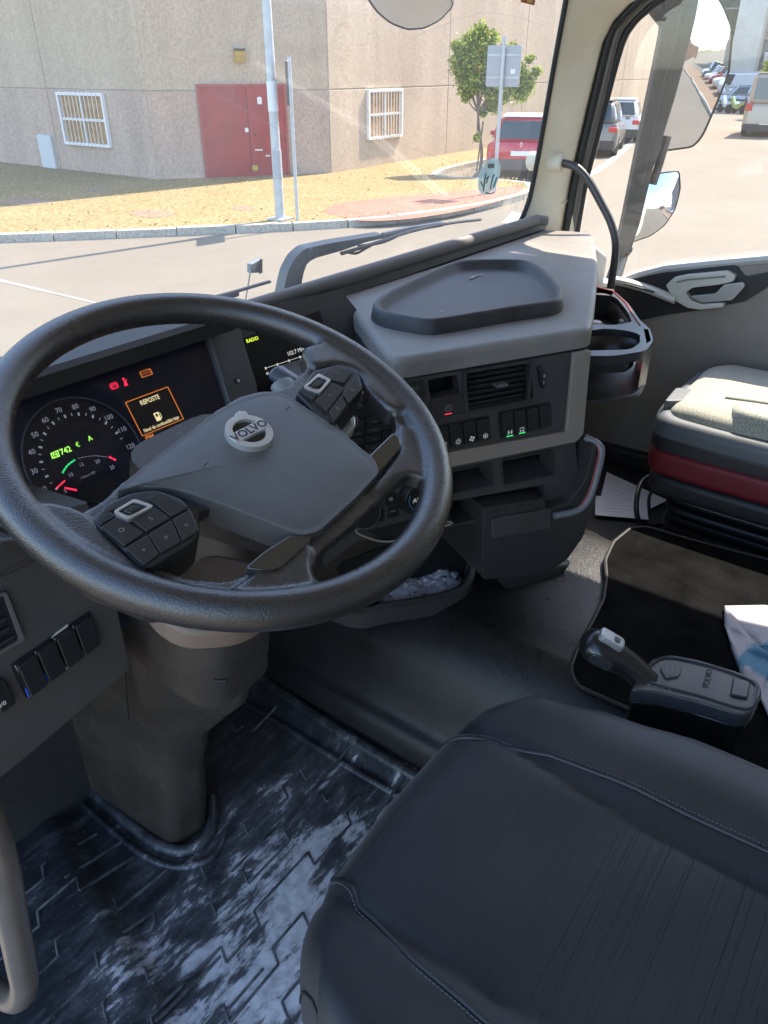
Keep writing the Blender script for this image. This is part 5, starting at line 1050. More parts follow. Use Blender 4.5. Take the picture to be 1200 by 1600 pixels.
cr = nd('ShaderNodeMapRange'); cr.inputs['From Min'].default_value = .60; cr.inputs['From Max'].default_value = .68; lk(l1.outputs['Fac'], cr.inputs['Value'])
n3 = nd('ShaderNodeTexNoise'); n3.inputs['Scale'].default_value = 6; n3.inputs['Detail'].default_value = 4; lk(geo.outputs['Position'], n3.inputs['Vector'])
br_ = nd('ShaderNodeMapRange'); br_.inputs['From Min'].default_value = .30; br_.inputs['From Max'].default_value = .55; lk(n3.outputs['Fac'], br_.inputs['Value'])
cr2 = nd('ShaderNodeMath', operation='MULTIPLY'); lk(cr.outputs[0], cr2.inputs[0]); lk(br_.outputs[0], cr2.inputs[1])
xm = nd('ShaderNodeMath', operation='ADD'); xm.inputs[1].default_value = .5; lk(sx_.outputs['X'], xm.inputs[0]); xa = nd('ShaderNodeMath', operation='ABSOLUTE'); lk(xm.outputs[0], xa.inputs[0])
xk = nd('ShaderNodeMapRange'); xk.inputs['From Min'].default_value = .135; xk.inputs['From Max'].default_value = .13; lk(xa.outputs[0], xk.inputs['Value'])
ms = nd('ShaderNodeMath', operation='MULTIPLY'); lk(cr2.outputs[0], ms.inputs[0]); lk(xk.outputs[0], ms.inputs[1])
wv = nd('ShaderNodeTexNoise'); wv.inputs['Scale'].default_value = 520; lk(geo.outputs['Position'], wv.inputs['Vector'])
sm2 = nd('ShaderNodeMath', operation='MULTIPLY_ADD'); sm2.inputs[1].default_value = -1.0; lk(ms.outputs[0], sm2.inputs[0]); wvm = nd('ShaderNodeMath', operation='MULTIPLY'); wvm.inputs[1].default_value = .35; lk(wv.outputs['Fac'], wvm.inputs[0]); lk(wvm.outputs[0], sm2.inputs[2])
bp = nd('ShaderNodeBump'); bp.inputs['Strength'].default_value = .55; bp.inputs['Distance'].default_value = .0014; lk(sm2.outputs[0], bp.inputs['Height'])
cm_ = nd('ShaderNodeMix', data_type='RGBA'); cm_.inputs['A'].default_value = (.015, .0165, .019, 1); cm_.inputs['B'].default_value = (.009, .010, .012, 1); lk(ms.outputs[0], cm_.inputs['Factor'])
lk(cm_.outputs['Result'], b.inputs['Base Color']); lk(bp.outputs[0], b.inputs['Normal']); MT['seat_fabric'] = seatf
bol = mat('seat_bolster', (.0115, .012, .0145), .52, bump=.35, bscale=900, var=.2, vscale=6, sheen=.1)
seatL = mat('seat_base_black', (.012, .012, .013), .5)
ds = thing('driver_seat', 'black driver seat with stitched side bolsters and creased ribbed centre', 'seat', (-.5, -.4, 0))
def lerp_tab(T, v):
    if v <= T[0][0]: return T[0][1]
    for (a, fa), (b2, fb) in zip(T, T[1:]):
        if v <= b2: t = (v-a)/(b2-a); t = t*t*(3-2*t); return fa+(fb-fa)*t
    return T[-1][1]
HW = [(0, .215), (.03, .225), (.06, .255), (.15, .285), (.24, .302), (.5, .31)]
def seat_pt(u, d):
    """u lateral -1..1, d distance back from the front edge (m)"""
    hw = lerp_tab(HW, d); x = -.5+u*hw; fy = -.170-.045*abs(u)**5-(.012 if u < 0 else 0)*abs(u)
    y = fy-d; au = abs(x+.5)
    z = .447
    z += .012*math.exp(-((au-.215)/.05)**2)                      # bolster crown
    z -= .008*math.exp(-((au-.135)/.010)**2)                      # seam valley
    e = (1-abs(u))*hw; 
    if e < .05: z -= .05-math.sqrt(max(0, .05**2-(.05-e)**2))
    if d < .055: z -= .055-math.sqrt(max(0, .055**2-(.055-d)**2))
    z += .004*math.sin(x*31+y*9)*math.sin(y*23)*.5
    z -= .012*max(0, 1-((d-.35)/.25)**2) if au < .13 else 0
    return V((x, y, z))
def us(i, n, a, b): return a+(b-a)*i/n
dl_ = [0, .001, .004, .009, .016, .026, .04, .055]+[.055+.025*i for i in range(1, 25)]
def patch(ua_, ub_, nu, name, m_):
    bm = bmesh.new(); G = []
    for i in range(nu+1):
        u = us(i, nu, ua_, ub_)
        if abs(u) > .8: u = math.copysign(1-(1-abs(u))**1.0, u)
        G.append([bm.verts.new(seat_pt(u, d)) for d in dl_])
    for A_, B2 in zip(G, G[1:]):
        for k in range(len(dl_)-1): bm.faces.new((A_[k], B2[k], B2[k+1], A_[k+1]))
    # skirt
    for row in (G[0], G[-1]) if abs(ua_) == 1 or abs(ub_) == 1 else ():
        if (row is G[0] and ua_ == -1) or (row is G[-1] and ub_ == 1):
            low = [bm.verts.new(v.co+V((0.0, .0, -.07))) for v in row]
            for k in range(len(row)-1): bm.faces.new((row[k], low[k], low[k+1], row[k+1]))
    low = [bm.verts.new(A_[0].co+V((0, -.012, -.075))) for A_ in G]
    for k in range(len(G)-1): bm.faces.new((G[k][0], low[k], low[k+1], G[k+1][0]))
    bmesh.ops.recalc_face_normals(bm, faces=bm.faces)
    if sum(f.normal.z*f.calc_area() for f in bm.faces) < 0: bmesh.ops.reverse_faces(bm, faces=bm.faces)
    return mesh(name, bm, m_, ds, sharp=70)
patch(-.52, .52, 36, 'seat_centre', seatf); patch(-1, -.52, 30, 'bolster', bol); patch(.52, 1, 30, 'bolster', bol)
stm = mat('stitch_thread', (.13, .135, .15), .6)
for s in (-1, 1):
    sp = [seat_pt(s*.52, d)+V((0, 0, .0005)) for d in dl_]
    o = mesh('seam', tube(sp, .0024, 8), mat('piping_black', (.018, .019, .022), .45), ds)
    rsn = resample(sp, 150); bms = [tube([rsn[k]+V((s*.005, 0, .0012)), rsn[k].lerp(rsn[k+1], .6)+V((s*.005, 0, .0012))], .0006, 5) for k in range(0, 148)]
    mesh('stitching', join(*bms), stm, o, kind='stuff')
    ep = [seat_pt(s*.975, d)+V((0, 0, .001)) for d in dl_]
    o = mesh('edge_piping', tube(ep, .0018, 8), mat('piping_black', (.018, .019, .022)), ds)
    rsn = resample(ep, 150); bms = [tube([rsn[k]+V((-s*.004, 0, .003)), rsn[k].lerp(rsn[k+1], .6)+V((-s*.004, 0, .003))], .0006, 5) for k in range(0, 148)]
    mesh('stitching', join(*bms), stm, o, kind='stuff')
mesh('seat_pan', prism3([V((-.70, -.24, .40)), V((-.30, -.22, .40)), V((-.22, -.32, .40)), V((-.2, -.78, .40)), V((-.8, -.78, .40)), V((-.78, -.34, .40))], (0, 0, -.16), .01), mat('pan_brown', (.09, .078, .07), .45), ds)
mesh('suspension_bellows', join(*[box((-.5, -.55, .08+.04*i), (.42-.02*(i % 2), .40-.02*(i % 2), .034), None, .01) for i in range(4)]), seatL, ds, kind='stuff')
mesh('seat_rail', box((-.5, -.55, .02), (.44, .5, .04), None, .005), seatL, ds)
def backrest(t, cx, w, m_, y0=-.70):
    f_ = Fr((cx, y0, .48), (1, 0, 0), (0, .97, .22)); mesh('backrest', slab(f_, [(-w*.8, -.04), (w*.8, -.04), (w, .15), (w*.95, .5), (w*.6, .70), (-w*.6, .70), (-w*.95, .5), (-w, .15)], -.06, .06, .035, 5, .05, both=True), m_, t)
    mesh('headrest', slab(f_, rect(-.13, .72, .13, .88), -.05, .05, .03, 5, .04, both=True), m_, t)
backrest(ds, -.5, .26, bol)
# passenger seat
cf = bpy.data.materials.new('cream_weave'); cf.use_nodes = True; n = cf.node_tree; b = n.nodes['Principled BSDF']; b.inputs['Roughness'].default_value = .85; b.inputs['Sheen Weight'].default_value = .3
geo = nd('ShaderNodeNewGeometry'); ck_ = nd('ShaderNodeTexChecker'); ck_.inputs['Scale'].default_value = 260; ck_.inputs['Color1'].default_value = (.37, .36, .29, 1); ck_.inputs['Color2'].default_value = (.27, .265, .215, 1); lk(geo.outputs['Position'], ck_.inputs['Vector'])
nz = nd('ShaderNodeTexNoise'); nz.inputs['Scale'].default_value = 200; lk(geo.outputs['Position'], nz.inputs['Vector']); mm2 = nd('ShaderNodeMix', data_type='RGBA', blend_type='OVERLAY'); mm2.inputs['Factor'].default_value = .5; lk(ck_.outputs['Color'], mm2.inputs['A']); lk(nz.outputs['Fac'], mm2.inputs['B']); lk(mm2.outputs['Result'], b.inputs['Base Color']); MT['cream_weave'] = cf
ps_ = thing('passenger_seat', 'passenger seat with pale woven cushion, grey edges and dark red side', 'seat', (.80, -.35, .17))
F0 = Fr((0, 0, 0), (1, 0, 0), (0, 0, 1))
sg = mat('seat_side_grey', (.10, .11, .12), .5, bump=.3); sred = mat('seat_side_red', (.16, .008, .014), .55, bump=.4, bscale=500); sblk = mat('seat_side_black', (.02, .02, .022), .5)
base_o = [(.585, -.095), (.66, -.075), (.96, -.072), (1.0, -.09), (1.0, -.62), (.56, -.62), (.575, -.20)]
ro = rnd(base_o, .04, 5)
mesh('cushion_base', prism3([V((a, b, .505)) for a, b in ro], (0, 0, -.04), .022, 5), sg, ps_)
mesh('cushion_side', prism3([V((.8+(a-.8)*1.0, -.3+(b+.3)*1.0, .4655)) for a, b in ro], (0, 0, -.03), .006, 2), sblk, ps_)
mesh('side_panel', prism3([V((.8+(a-.8)*.995, -.3+(b+.3)*.995, .435)) for a, b in ro], (0, 0, -.062), .016, 4, both=True), sred, ps_)
mesh('base_shell', prism3([V((.8+(a-.8)*.96, -.3+(b+.3)*.96, .372)) for a, b in ro], (0, 0, -.05), .015, 3, both=True), sblk, ps_)
wo = [(.612, -.120), (.66, -.100), (.94, -.095), (.985, -.12), (.985, -.60), (.60, -.60), (.598, -.22)]
bm = bmesh.new(); rings = []; wr_ = rnd(wo, .035, 5); ctr = V((.8, -.36))
for s_, h in ((1, .497), (.99, .508), (.96, .518), (.9, .526), (.7, .532), (.4, .535), (.1, .536)): rings.append([bm.verts.new(((ctr.x+(a-ctr.x)*s_), ctr.y+(b-ctr.y)*s_, h)) for a, b in wr_])
for A_, B2 in zip(rings, rings[1:]):
    for i in range(len(A_)): bm.faces.new((A_[i], A_[(i+1) % len(A_)], B2[(i+1) % len(A_)], B2[i]))
bm.faces.new(rings[-1]); bmesh.ops.recalc_face_normals(bm, faces=bm.faces); mesh('cushion_cover', bm, cf, ps_, sharp=80)
mesh('side_bolster', slab(F0, rnd([(.612, -.24), (.69, -.22), (.71, -.60), (.60, -.60)], .03), .49, .546, .025, 6), cf, ps_)
mesh('crease', tube(spline([V((.71, -.20, .535)), V((.73, -.35, .5375)), V((.73, -.55, .5375))], 4), .003, 6), mat('crease_grey', (.3, .3, .26), .8), ps_)
mesh('corner_patch', slab(F0, rnd([(.64, -.092), (.74, -.086), (.75, -.125), (.68, -.14)], .012), .49, .524, .012, 4), sg, ps_)
for i in range(6): mesh('bellows', prism3([V((.81+(a-.8)*(.86-.03*(i % 2)), -.32+(b+.3)*(.86-.03*(i % 2)), .335-.024*i)) for a, b in ro], (0, 0, -.02), .008, 2, both=True), mat('bellows_black', (.013, .013, .016), .4), ps_)
mesh('foot', prism3([V((.81+(a-.8)*.8, -.32+(b+.3)*.8, .195)) for a, b in ro], (0, 0, -.03), .005), seatL, ps_)
mesh('adjust_loop', tube(spline([V((.70, -.105, .33)), V((.66, -.075, .315)), V((.60, -.085, .29)), V((.60, -.10, .24)), V((.66, -.12, .205)), V((.70, -.13, .20))], 5), .006, 10), mat('loop_black', (.03, .03, .032), .3), ps_)
mesh('seat_tilt_loop', tube(spline([V((.65, -.12, .34)), V((.625, -.105, .30)), V((.64, -.11, .24))], 5), .004, 8), mat('loop_black', (.03, .03, .032)), ps_)
backrest(ps_, .79, .22, cf, -.66)
# ================================================================== gear selector
gs = thing('gear_selector', 'black gear selector console with grip lever and square button beside the driver seat', 'gear selector', (-.12, -.40, .29))
GF = Fr((-.12, -.40, .452), pz(1185, 1075, .452)-pz(1030, 1035, .452), (-.05, -.05, 1))
def G_(*pts, c=0): return [GF.q(x, y, c) for x, y in pts]
selm = mat('selector_grey', (.045, .047, .052), .3, bump=.2, coat=.15)
gout = G_((985, 1078), (1003, 1052), (1018, 1030), (1045, 1022), (1090, 1030), (1150, 1048), (1185, 1062), (1192, 1082), (1178, 1112), (1160, 1118), (1090, 1096), (1030, 1082))
mesh('top_cover', slab(GF, rnd(gout, .008), -.022, 0, .008, 4), selm, gs)
ctrg = V((sum(p[0] for p in gout)/len(gout), sum(p[1] for p in gout)/len(gout)))
mesh('pedestal', slab(GF, rnd([tuple(ctrg+(V(p)-ctrg)*.97) for p in gout], .01), -.17, -.023, .01, 3), gloss, gs)
mesh('top_rail', tube([GF.p(a, b, .001) for a, b in spl2(G_((1010, 1056), (1022, 1036), (1048, 1028), (1120, 1044), (1176, 1066), (1180, 1085), (1166, 1108), (1090, 1086), (1020, 1068)), 4)], .0018, 6, closed=True), selm, gs)
mesh('lever_slot', slab(GF, rnd(G_((1030, 1045), (1042, 1034), (1066, 1038), (1062, 1058), (1040, 1062)), .005), .0003, .0025, .001), mat('slot_grey', (.045, .047, .05), .35), gs)
for i in range(3):
    a, b = GF.q(1040+i*9, 1048+i*2, 0); mesh('slot_rib', slab(GF, [(a-.0006, b-.010), (a+.0006, b-.010), (a+.0006, b+.008), (a-.0006, b+.008)], .0026, .0034), mat('rib_pale', (.13, .135, .14), .4), gs)
vd = V(GF.q(1110, 1046))-V(GF.q(1103, 1076)); text('VOLVO', GF, *GF.q(1106, 1061), .0115, black, gs, ang=math.atan2(vd.y, vd.x), c=.0006, bold=.0003)
bt_ = rnd(G_((1145, 1060), (1172, 1067), (1168, 1094), (1140, 1088)), .0025, 4); mesh('button_gap', slab(GF, bt_, .0002, .0008), black, gs); cb_ = V((sum(p[0] for p in bt_)/len(bt_), sum(p[1] for p in bt_)/len(bt_)))
mesh('square_button', slab(GF, [tuple(cb_+(V(p)-cb_)*.9) for p in bt_], .0006, .0035, .001), selm, gs)
for i, s_ in enumerate('RNAM'): text(s_, GF, *GF.q(1014+i*11, 1070+i*3, 0), .006, dim_w, gs, ang=math.atan2(vd.y, vd.x), c=.0008)
L0 = GF.p(*GF.q(1008, 1052), -.002); L2 = pl(909, 996, L0+V((-.01, .07, .055)), (-1, -.6, .3)); lp_ = spline([L0+V((0, -.006, -.012)), L0.lerp(L2, .25), L0.lerp(L2, .5), L0.lerp(L2, .75), L2], 5)
lr_ = [.021, .021, .0205, .020, .020, .020, .0205, .021, .022, .023, .024, .025, .0255, .026, .0262, .026, .025, .023, .020, .014, .004]
mesh('lever', tube(lp_, lr_[:len(lp_)], 20, flat=.85), mat('lever_black', (.012, .012, .013), .28, coat=.2), gs, sharp=80)
dL = (L2-L0).normalized(); KF = Fr(L2-dL*.030+(V((0, 0, 1))-dL*dL.z).normalized()*.0245, dL, V((0, 0, 1))-dL*dL.z)
mesh('knob_cap', slab(KF, rnd(rect(-.020, -.012, .016, .012), .008), -.008, .0015, .0025, 3), mat('knob_silver', (.30, .30, .30), .3, metal=.4), gs)
mesh('knob_mark', slab(KF, [(-.012, -.004), (-.004, -.004), (-.004, .003), (-.007, .006), (-.012, .003)], .0022, .0028), print_d, gs)
sd_ = dL.cross(V((0, 0, 1))).normalized(); 
if sd_.dot(CC-L2) < 0: sd_ = -sd_
TF = Fr(L2-dL*.030+sd_*.0235+V((0, 0, -.002)), dL, sd_)
mesh('side_trigger', slab(TF, rnd(rect(-.018, -.009, .014, .008), .008), -.004, .003, .002, 3), mat('trigger_black', (.03, .03, .032), .25), gs)
# ================================================================== loose things
def sheet(pts, z, label, lines=True, m_=None):
    P = [pz(x, y, z) for x, y in pts]; o = thing('paper_sheet', label, 'paper', P[0])
    fr = Fr(P[0], P[1]-P[0], (0, 0, 1)); q = [((p-P[0]).dot(fr.u), (p-P[0]).dot(fr.v)) for p in P]
    mesh('paper', slab(fr, q, 0, .0012), m_ or mat('paper_white', (.84, .84, .86), .7), o); return o, fr, q
o, f_, q_ = sheet([(948, 738), (1043, 782), (1010, 798), (933, 800)], .172, 'white printed paper sheet on the floor behind the console side pocket')
rs = random.Random(3)
def lines(o, fr, q, rows, m_=None, big=0):
    a, b, c, d = [V(x) for x in q]
    for i in range(rows):
        t = .12+.8*i/rows; l, r = a.lerp(d, t), b.lerp(c, t); x0_, x1_ = .08+rs.random()*.1, .5+rs.random()*.4; p0, p1 = l.lerp(r, x0_), l.lerp(r, x1_); nn_ = (d-a).normalized()*(.0006+big)
        mesh('print_line', slab(fr, [tuple(p0-nn_), tuple(p1-nn_), tuple(p1+nn_), tuple(p0+nn_)], .0013, .0015), m_ or mat('faint_ink', (.45, .45, .5), .6), o)
lines(o, f_, q_, 6)
o, f_, q_ = sheet([(930, 775), (1012, 782), (1013, 812), (930, 805)], .175, 'white paper sheet half under another, in front of the passenger seat'); lines(o, f_, q_, 5)
tw = bpy.data.materials.new('cloth_print'); tw.use_nodes = True; n = tw.node_tree; b = n.nodes['Principled BSDF']; b.inputs['Roughness'].default_value = .8
geo = nd('ShaderNodeNewGeometry'); nz = nd('ShaderNodeTexNoise'); nz.inputs['Scale'].default_value = 13; nz.inputs['Detail'].default_value = 5; nz.inputs['Distortion'].default_value = 2; lk(geo.outputs['Position'], nz.inputs['Vector'])
sp3 = nd('ShaderNodeVectorMath', operation='DISTANCE'); c_ = pz(1210, 1040, .31); sp3.inputs[1].default_value = c_; lk(geo.outputs['Position'], sp3.inputs[0]); fa = nd('ShaderNodeMapRange'); fa.inputs['From Min'].default_value = .03; fa.inputs['From Max'].default_value = .085; fa.inputs['To Min'].default_value = .2; fa.inputs['To Max'].default_value = -.2; lk(sp3.outputs['Value'], fa.inputs['Value'])
aa = nd('ShaderNodeMath', operation='ADD'); lk(nz.outputs['Fac'], aa.inputs[0]); lk(fa.outputs[0], aa.inputs[1]); rr2 = nd('ShaderNodeValToRGB'); rr2.color_ramp.elements[0].position = .5; rr2.color_ramp.elements[0].color = (.42, .40, .43, 1); rr2.color_ramp.elements[1].position = .58; rr2.color_ramp.elements[1].color = (.10, .24, .36, 1); lk(aa.outputs[0], rr2.inputs[0]); lk(rr2.outputs[0], b.inputs['Base Color'])
to = [pz(x, y, .31) for x, y in ((1130, 950), (1200, 947), (1330, 960), (1400, 1200), (1230, 1190), (1185, 1095), (1160, 1060), (1140, 1010), (1132, 980))]
bm = bmesh.new(); cen = sum(to, V())/len(to); rs = random.Random(2); out = rnd([(p.x, p.y) for p in to], .006, 2); rings = []
for k, s_ in enumerate((1, .97, .88, .74, .58, .4, .2)): rings.append([bm.verts.new((cen.x+(a-cen.x)*s_, cen.y+(b2-cen.y)*s_, .311+.004*math.sin(i*.9+k)+(.004 if k else 0)+rs.random()*.003)) for i, (a, b2) in enumerate(out)])
for A_, B2 in zip(rings, rings[1:]):
    for i in range(len(A_)): bm.faces.new((A_[i], A_[(i+1) % len(A_)], B2[(i+1) % len(A_)], B2[i]))
bm.faces.new(rings[-1]); bmesh.ops.recalc_face_normals(bm, faces=bm.faces)
o = mesh('paper_bag', bm, tw, None, sharp=70, label='crumpled pale lilac bag with blue print lying on the tunnel mat', cat='bag'); sm = o.modifiers.new('s', 'SOLIDIFY'); sm.thickness = .001
# tray on the dash
tr_ = thing('dash_tray', 'dark grey oval rubber tray standing on the dash top', 'tray', (.15, .13, .80))
tp = [(584, 478), (590, 466), (622, 447), (690, 416), (722, 407), (775, 405), (822, 407), (846, 418), (868, 438), (878, 456), (866, 470), (790, 482), (700, 497), (668, 500), (638, 496), (600, 488)]
TO = [pz(x, y, .822) for x, y in tp]; to2 = spl2([(p.x, p.y) for p in TO], 5); tc_ = V((sum(p[0] for p in to2)/len(to2), sum(p[1] for p in to2)/len(to2)))
def shr(s_): # inward offset by a distance
    o_ = []; m_ = len(to2)
    for i in range(m_):
        t = V(to2[(i+1) % m_])-V(to2[i-1]); t.normalize(); nn_ = V((-t.y, t.x)); 
        if nn_.dot(tc_-V(to2[i])) < 0: nn_ = -nn_
        o_.append(V(to2[i])+nn_*s_)
    return o_
bm = bmesh.new(); rings = []
for s_, h in ((-.004, .7985), (-.004, .803), (-.001, .818), (.001, .822), (.004, .8235), (.008, .8225), (.011, .818), (.016, .808), (.022, .8055)): rings.append([bm.verts.new((p.x, p.y, h)) for p in shr(s_)])
for A_, B2 in zip(rings, rings[1:]):
    for i in range(len(A_)): bm.faces.new((A_[i], A_[(i+1) % len(A_)], B2[(i+1) % len(A_)], B2[i]))
bm.faces.new(rings[-1]); bm.faces.new(rings[0]); bmesh.ops.recalc_face_normals(bm, faces=bm.faces)
mesh('tray_body', bm, mat('tray_rubber', (.03, .029, .031), .5, bump=.5, bscale=700, var=.45, vscale=18), tr_, sharp=70)
c_ = pz(742, 434, .806); mesh('hair_clip', join(tube(spline([c_+V((-.02, .004, 0)), c_+V((-.005, -.001, .001)), c_+V((.012, .003, .001)), c_+V((.03, -.002, 0))], 4), .0012, 6), tube([c_+V((-.014, .002, .001)), c_+V((.002, 0, .002))], .0022, 6)), alu, None, label='small bent wire clip lying in the dash tray', cat='clip')
for x, y in ((700, 470), (620, 465), (862, 452), (690, 486), (722, 478)):
    p_ = pz(x, y, .8058); mesh('crumb', box(p_, (.003, .002, .001), None, .0003, 1), mat('crumb_pale', (.5, .48, .44), .7), tr_)
# folding cup holder on the passenger side of the console
cu_ = thing('cup_holder', 'black folding cup holder with two cups and red trim beside the console', 'cup holder', (.4, -.05, .66))
HF = Fr((.45, -.02, .72), (.93, .36, 0), (0, 0, 1))
def H_(*pts, c=0): return [HF.q(x, y, c) for x, y in pts]
ho = rnd(H_((905, 449), (935, 449), (960, 455), (982, 474), (1000, 500), (1016, 514), (1021, 532), (1010, 548), (960, 556), (900, 556)), .02, 5)
h1 = rnd(H_((905, 458), (945, 458), (964, 466), (980, 486), (988, 503), (960, 508), (905, 505)), .012); h2 = rnd(H_((905, 519), (945, 513), (978, 516), (1000, 522), (1000, 536), (985, 546), (905, 548)), .014)
cum = mat('cup_satin', (.028, .029, .033), .34, bump=.15)
mesh('top_frame', holed(HF, ho, [h1, h2], -.016, .0, .003), cum, cu_)
mesh('near_wall', prism3([HF.p(*HF.q(1002, 512)), HF.p(*HF.q(1016, 514)), HF.p(*HF.q(1021, 532)), HF.p(*HF.q(1008, 542))], (0, 0, -.085), .004), cum, cu_)
mesh('base_tray', slab(HF, ho, -.088, -.081, .003), dark, cu_)
mesh('back_wall', prism3([HF.p(*HF.q(905, 447)), HF.p(*HF.q(960, 452)), HF.p(*HF.q(956, 462)), HF.p(*HF.q(905, 458))], (0, 0, -.085)), black, cu_)
for h_, zc, nm in ((h2, -.045, 'front_cup'), (h1, -.05, 'rear_cup')):
    ccn = V((sum(p[0] for p in h_)/len(h_), sum(p[1] for p in h_)/len(h_))); bm = bmesh.new(); rings = []
    for s_, z in ((1.0, -.012), (.9, zc), (.1, zc)): rings.append([bm.verts.new(HF.p(*(ccn+(V(p)-ccn)*s_), z)) for p in h_])
    for A_, B2 in zip(rings, rings[1:]):
        for i in range(len(A_)): bm.faces.new((A_[i], A_[(i+1) % len(A_)], B2[(i+1) % len(A_)], B2[i]))
    o = mesh(nm, bm, mat('cup_black', (.016, .016, .018), .35), cu_); sm = o.modifiers.new('s', 'SOLIDIFY'); sm.thickness = .002
mesh('red_trim', tube([HF.p(*HF.q(x, y), .001) for x, y in ((930, 449), (958, 456), (978, 474), (990, 494), (1000, 508))], .0014, 6), mat('red_line', (.35, .04, .04)), cu_)
for x, y in ((930, 502), (978, 500)): mesh('grip_lobe', slab(HF, circ(*HF.q(x, y, -.02), .014, 16), -.03, -.02, .003), mat('lobe_grey', (.3, .3, .31), .4), cu_)
mesh('red_lamp', slab(HF, circ(*HF.q(982, 572, -.06), .006, 6), -.062, -.058), led_r, cu_)
mesh('latch_bar', tube([HF.p(*HF.q(920, 612, -.1), -.1), HF.p(*HF.q(985, 612, -.1), -.1)], .005, 8), mat('bar_brown', (.2, .15, .13), .4), cu_)
# ================================================================== outside the glass: mirrors, wipers
mirm = bpy.data.materials.new('mirror_glass'); mirm.use_nodes = True; b = mirm.node_tree.nodes['Principled BSDF']; b.inputs['Base Color'].default_value = (.56, .58, .60, 1); b.inputs['Metallic'].default_value = 1; b.inputs['Roughness'].default_value = .01
arm_m = mat('mirror_arm', (.016, .018, .017), .55, bump=.4, bscale=300, var=.35, vscale=14)
def convex(fr, out, Rr, name, par, m_=mirm, n=26, cen=None):
    c0 = V(cen) if cen else V((sum(p[0] for p in out)/len(out), sum(p[1] for p in out)/len(out))); vs_, fs = [], []; cc_ = V((sum(p[0] for p in out)/len(out), sum(p[1] for p in out)/len(out))); m = len(out)
    f = lambda p: fr.p(p.x, p.y, -((p-c0).length_squared)/(2*Rr))
    vs_.append(f(cc_))
    for k in range(1, n+1): vs_ += [f(cc_.lerp(V(p), k/n)) for p in out]
    for i in range(m): fs.append((0, 1+i, 1+(i+1) % m))
    for k in range(n-1):
        for i in range(m): fs.append((1+k*m+i, 1+(k+1)*m+i, 1+(k+1)*m+(i+1) % m, 1+k*m+(i+1) % m))
    bm = bmesh.new(); L = [bm.verts.new(v) for v in vs_]
    for q in fs: bm.faces.new([L[i] for i in q])
    bmesh.ops.recalc_face_normals(bm, faces=bm.faces)
    if sum((g.normal.dot(fr.n) for g in bm.faces)) < 0: bmesh.ops.reverse_faces(bm, faces=bm.faces)
    return mesh(name, bm, m_, par, sharp=180)
def subdiv(out, k=4): return [tuple(V(out[i]).lerp(V(out[(i+1) % len(out)]), j/k)) for i in range(len(out)) for j in range(k)]
mt = thing('side_mirrors', 'tall dark-armed truck side mirrors outside the passenger window', 'mirror', (1.5, .28, .7))
d_ = ray(1075, 80).normalized(); rdir = V((.09, -1, .0)).normalized(); MN = (rdir-d_).normalized()
MF = Fr((1.6, .22, 1.1), (-MN.y, MN.x, 0), MN)
mo2 = [MF.q(x, y) for x, y in ((1062, -30), (1110, -20), (1130, 8), (1146, 48), (1141, 115), (1120, 170), (1104, 212), (1090, 229), (1045, 235), (1026, 228), (1040, 180), (1062, 110), (1082, 40))]
moR = rnd(mo2, .02, 4)
cm0 = MF.q(1075, 80); mcen = V((sum(p[0] for p in moR)/len(moR), sum(p[1] for p in moR)/len(moR)))
convex(MF, moR, 1.6, 'main_glass', mt, cen=cm0)
back = [tuple(mcen+(V(p)-mcen)*1.025) for p in moR]
bm = bmesh.new(); rings = []
def cvx(p): return -((V(p)-V(cm0)).length_squared)/(2*1.6)
for s_, c in ((1.025, .004), (1.03, -.01), (1.0, -.05), (.8, -.09), (.4, -.10)): rings.append([bm.verts.new(MF.p(*(mcen+(V(p)-mcen)*s_), c+cvx(p))) for p in moR])
for A_, B2 in zip(rings, rings[1:]):
    for i in range(len(A_)): bm.faces.new((A_[i], A_[(i+1) % len(A_)], B2[(i+1) % len(A_)], B2[i]))
bm.faces.new(rings[-1]); bmesh.ops.recalc_face_normals(bm, faces=bm.faces); mesh('main_housing', bm, arm_m, mt)
LN = (V((.0, -1, .06)).normalized()-ray(1035, 300).normalized()).normalized(); LF = Fr((1.52, .28, .75), (-LN.y, LN.x, 0), LN)
lo2 = [LF.q(x, y) for x, y in ((1010, 276), (1040, 271), (1067, 268), (1066, 296), (1056, 328), (1040, 352), (1020, 368), (990, 380), (996, 352), (1006, 315))]; loR = rnd(lo2, .012, 4)
lc = V((sum(p[0] for p in loR)/len(loR), sum(p[1] for p in loR)/len(loR)))
convex(LF, loR, .34, 'lower_glass', mt, n=18)
bm = bmesh.new(); rings = []
for s_, c in ((1.03, .002), (1.04, -.01), (1.0, -.05), (.7, -.08), (.3, -.085)): rings.append([bm.verts.new(LF.p(*(lc+(V(p)-lc)*s_), c-((V(p)-lc).length_squared)/.68)) for p in loR])
for A_, B2 in zip(rings, rings[1:]):
    for i in range(len(A_)): bm.faces.new((A_[i], A_[(i+1) % len(A_)], B2[(i+1) % len(A_)], B2[i]))
bm.faces.new(rings[-1]); bmesh.ops.recalc_face_normals(bm, faces=bm.faces); mesh('lower_housing', bm, arm_m, mt)
AF = Fr((1.40, .30, .9), (.45, -.89, 0), (-.89, -.45, 0))
am_ = [AF.q(x, y) for x, y in ((1042, -30), (1098, -30), (1087, 30), (1072, 90), (1056, 150), (1036, 215), (1034, 232), (1021, 262), (1012, 300), (1000, 350), (988, 386), (972, 404), (962, 396), (974, 345), (988, 275), (1002, 205), (1020, 120), (1034, 50))]
mesh('arm', slab(AF, rnd(am_, .006, 2), -.07, 0, .012, 3), arm_m, mt)
mesh('arm_groove', tube([AF.p(*AF.q(x, y), .001) for x, y in ((1066, 10), (1050, 80), (1032, 150), (1016, 225), (1003, 290))], .0025, 6), mat('groove_dark', (.04, .04, .04), .6), mt)
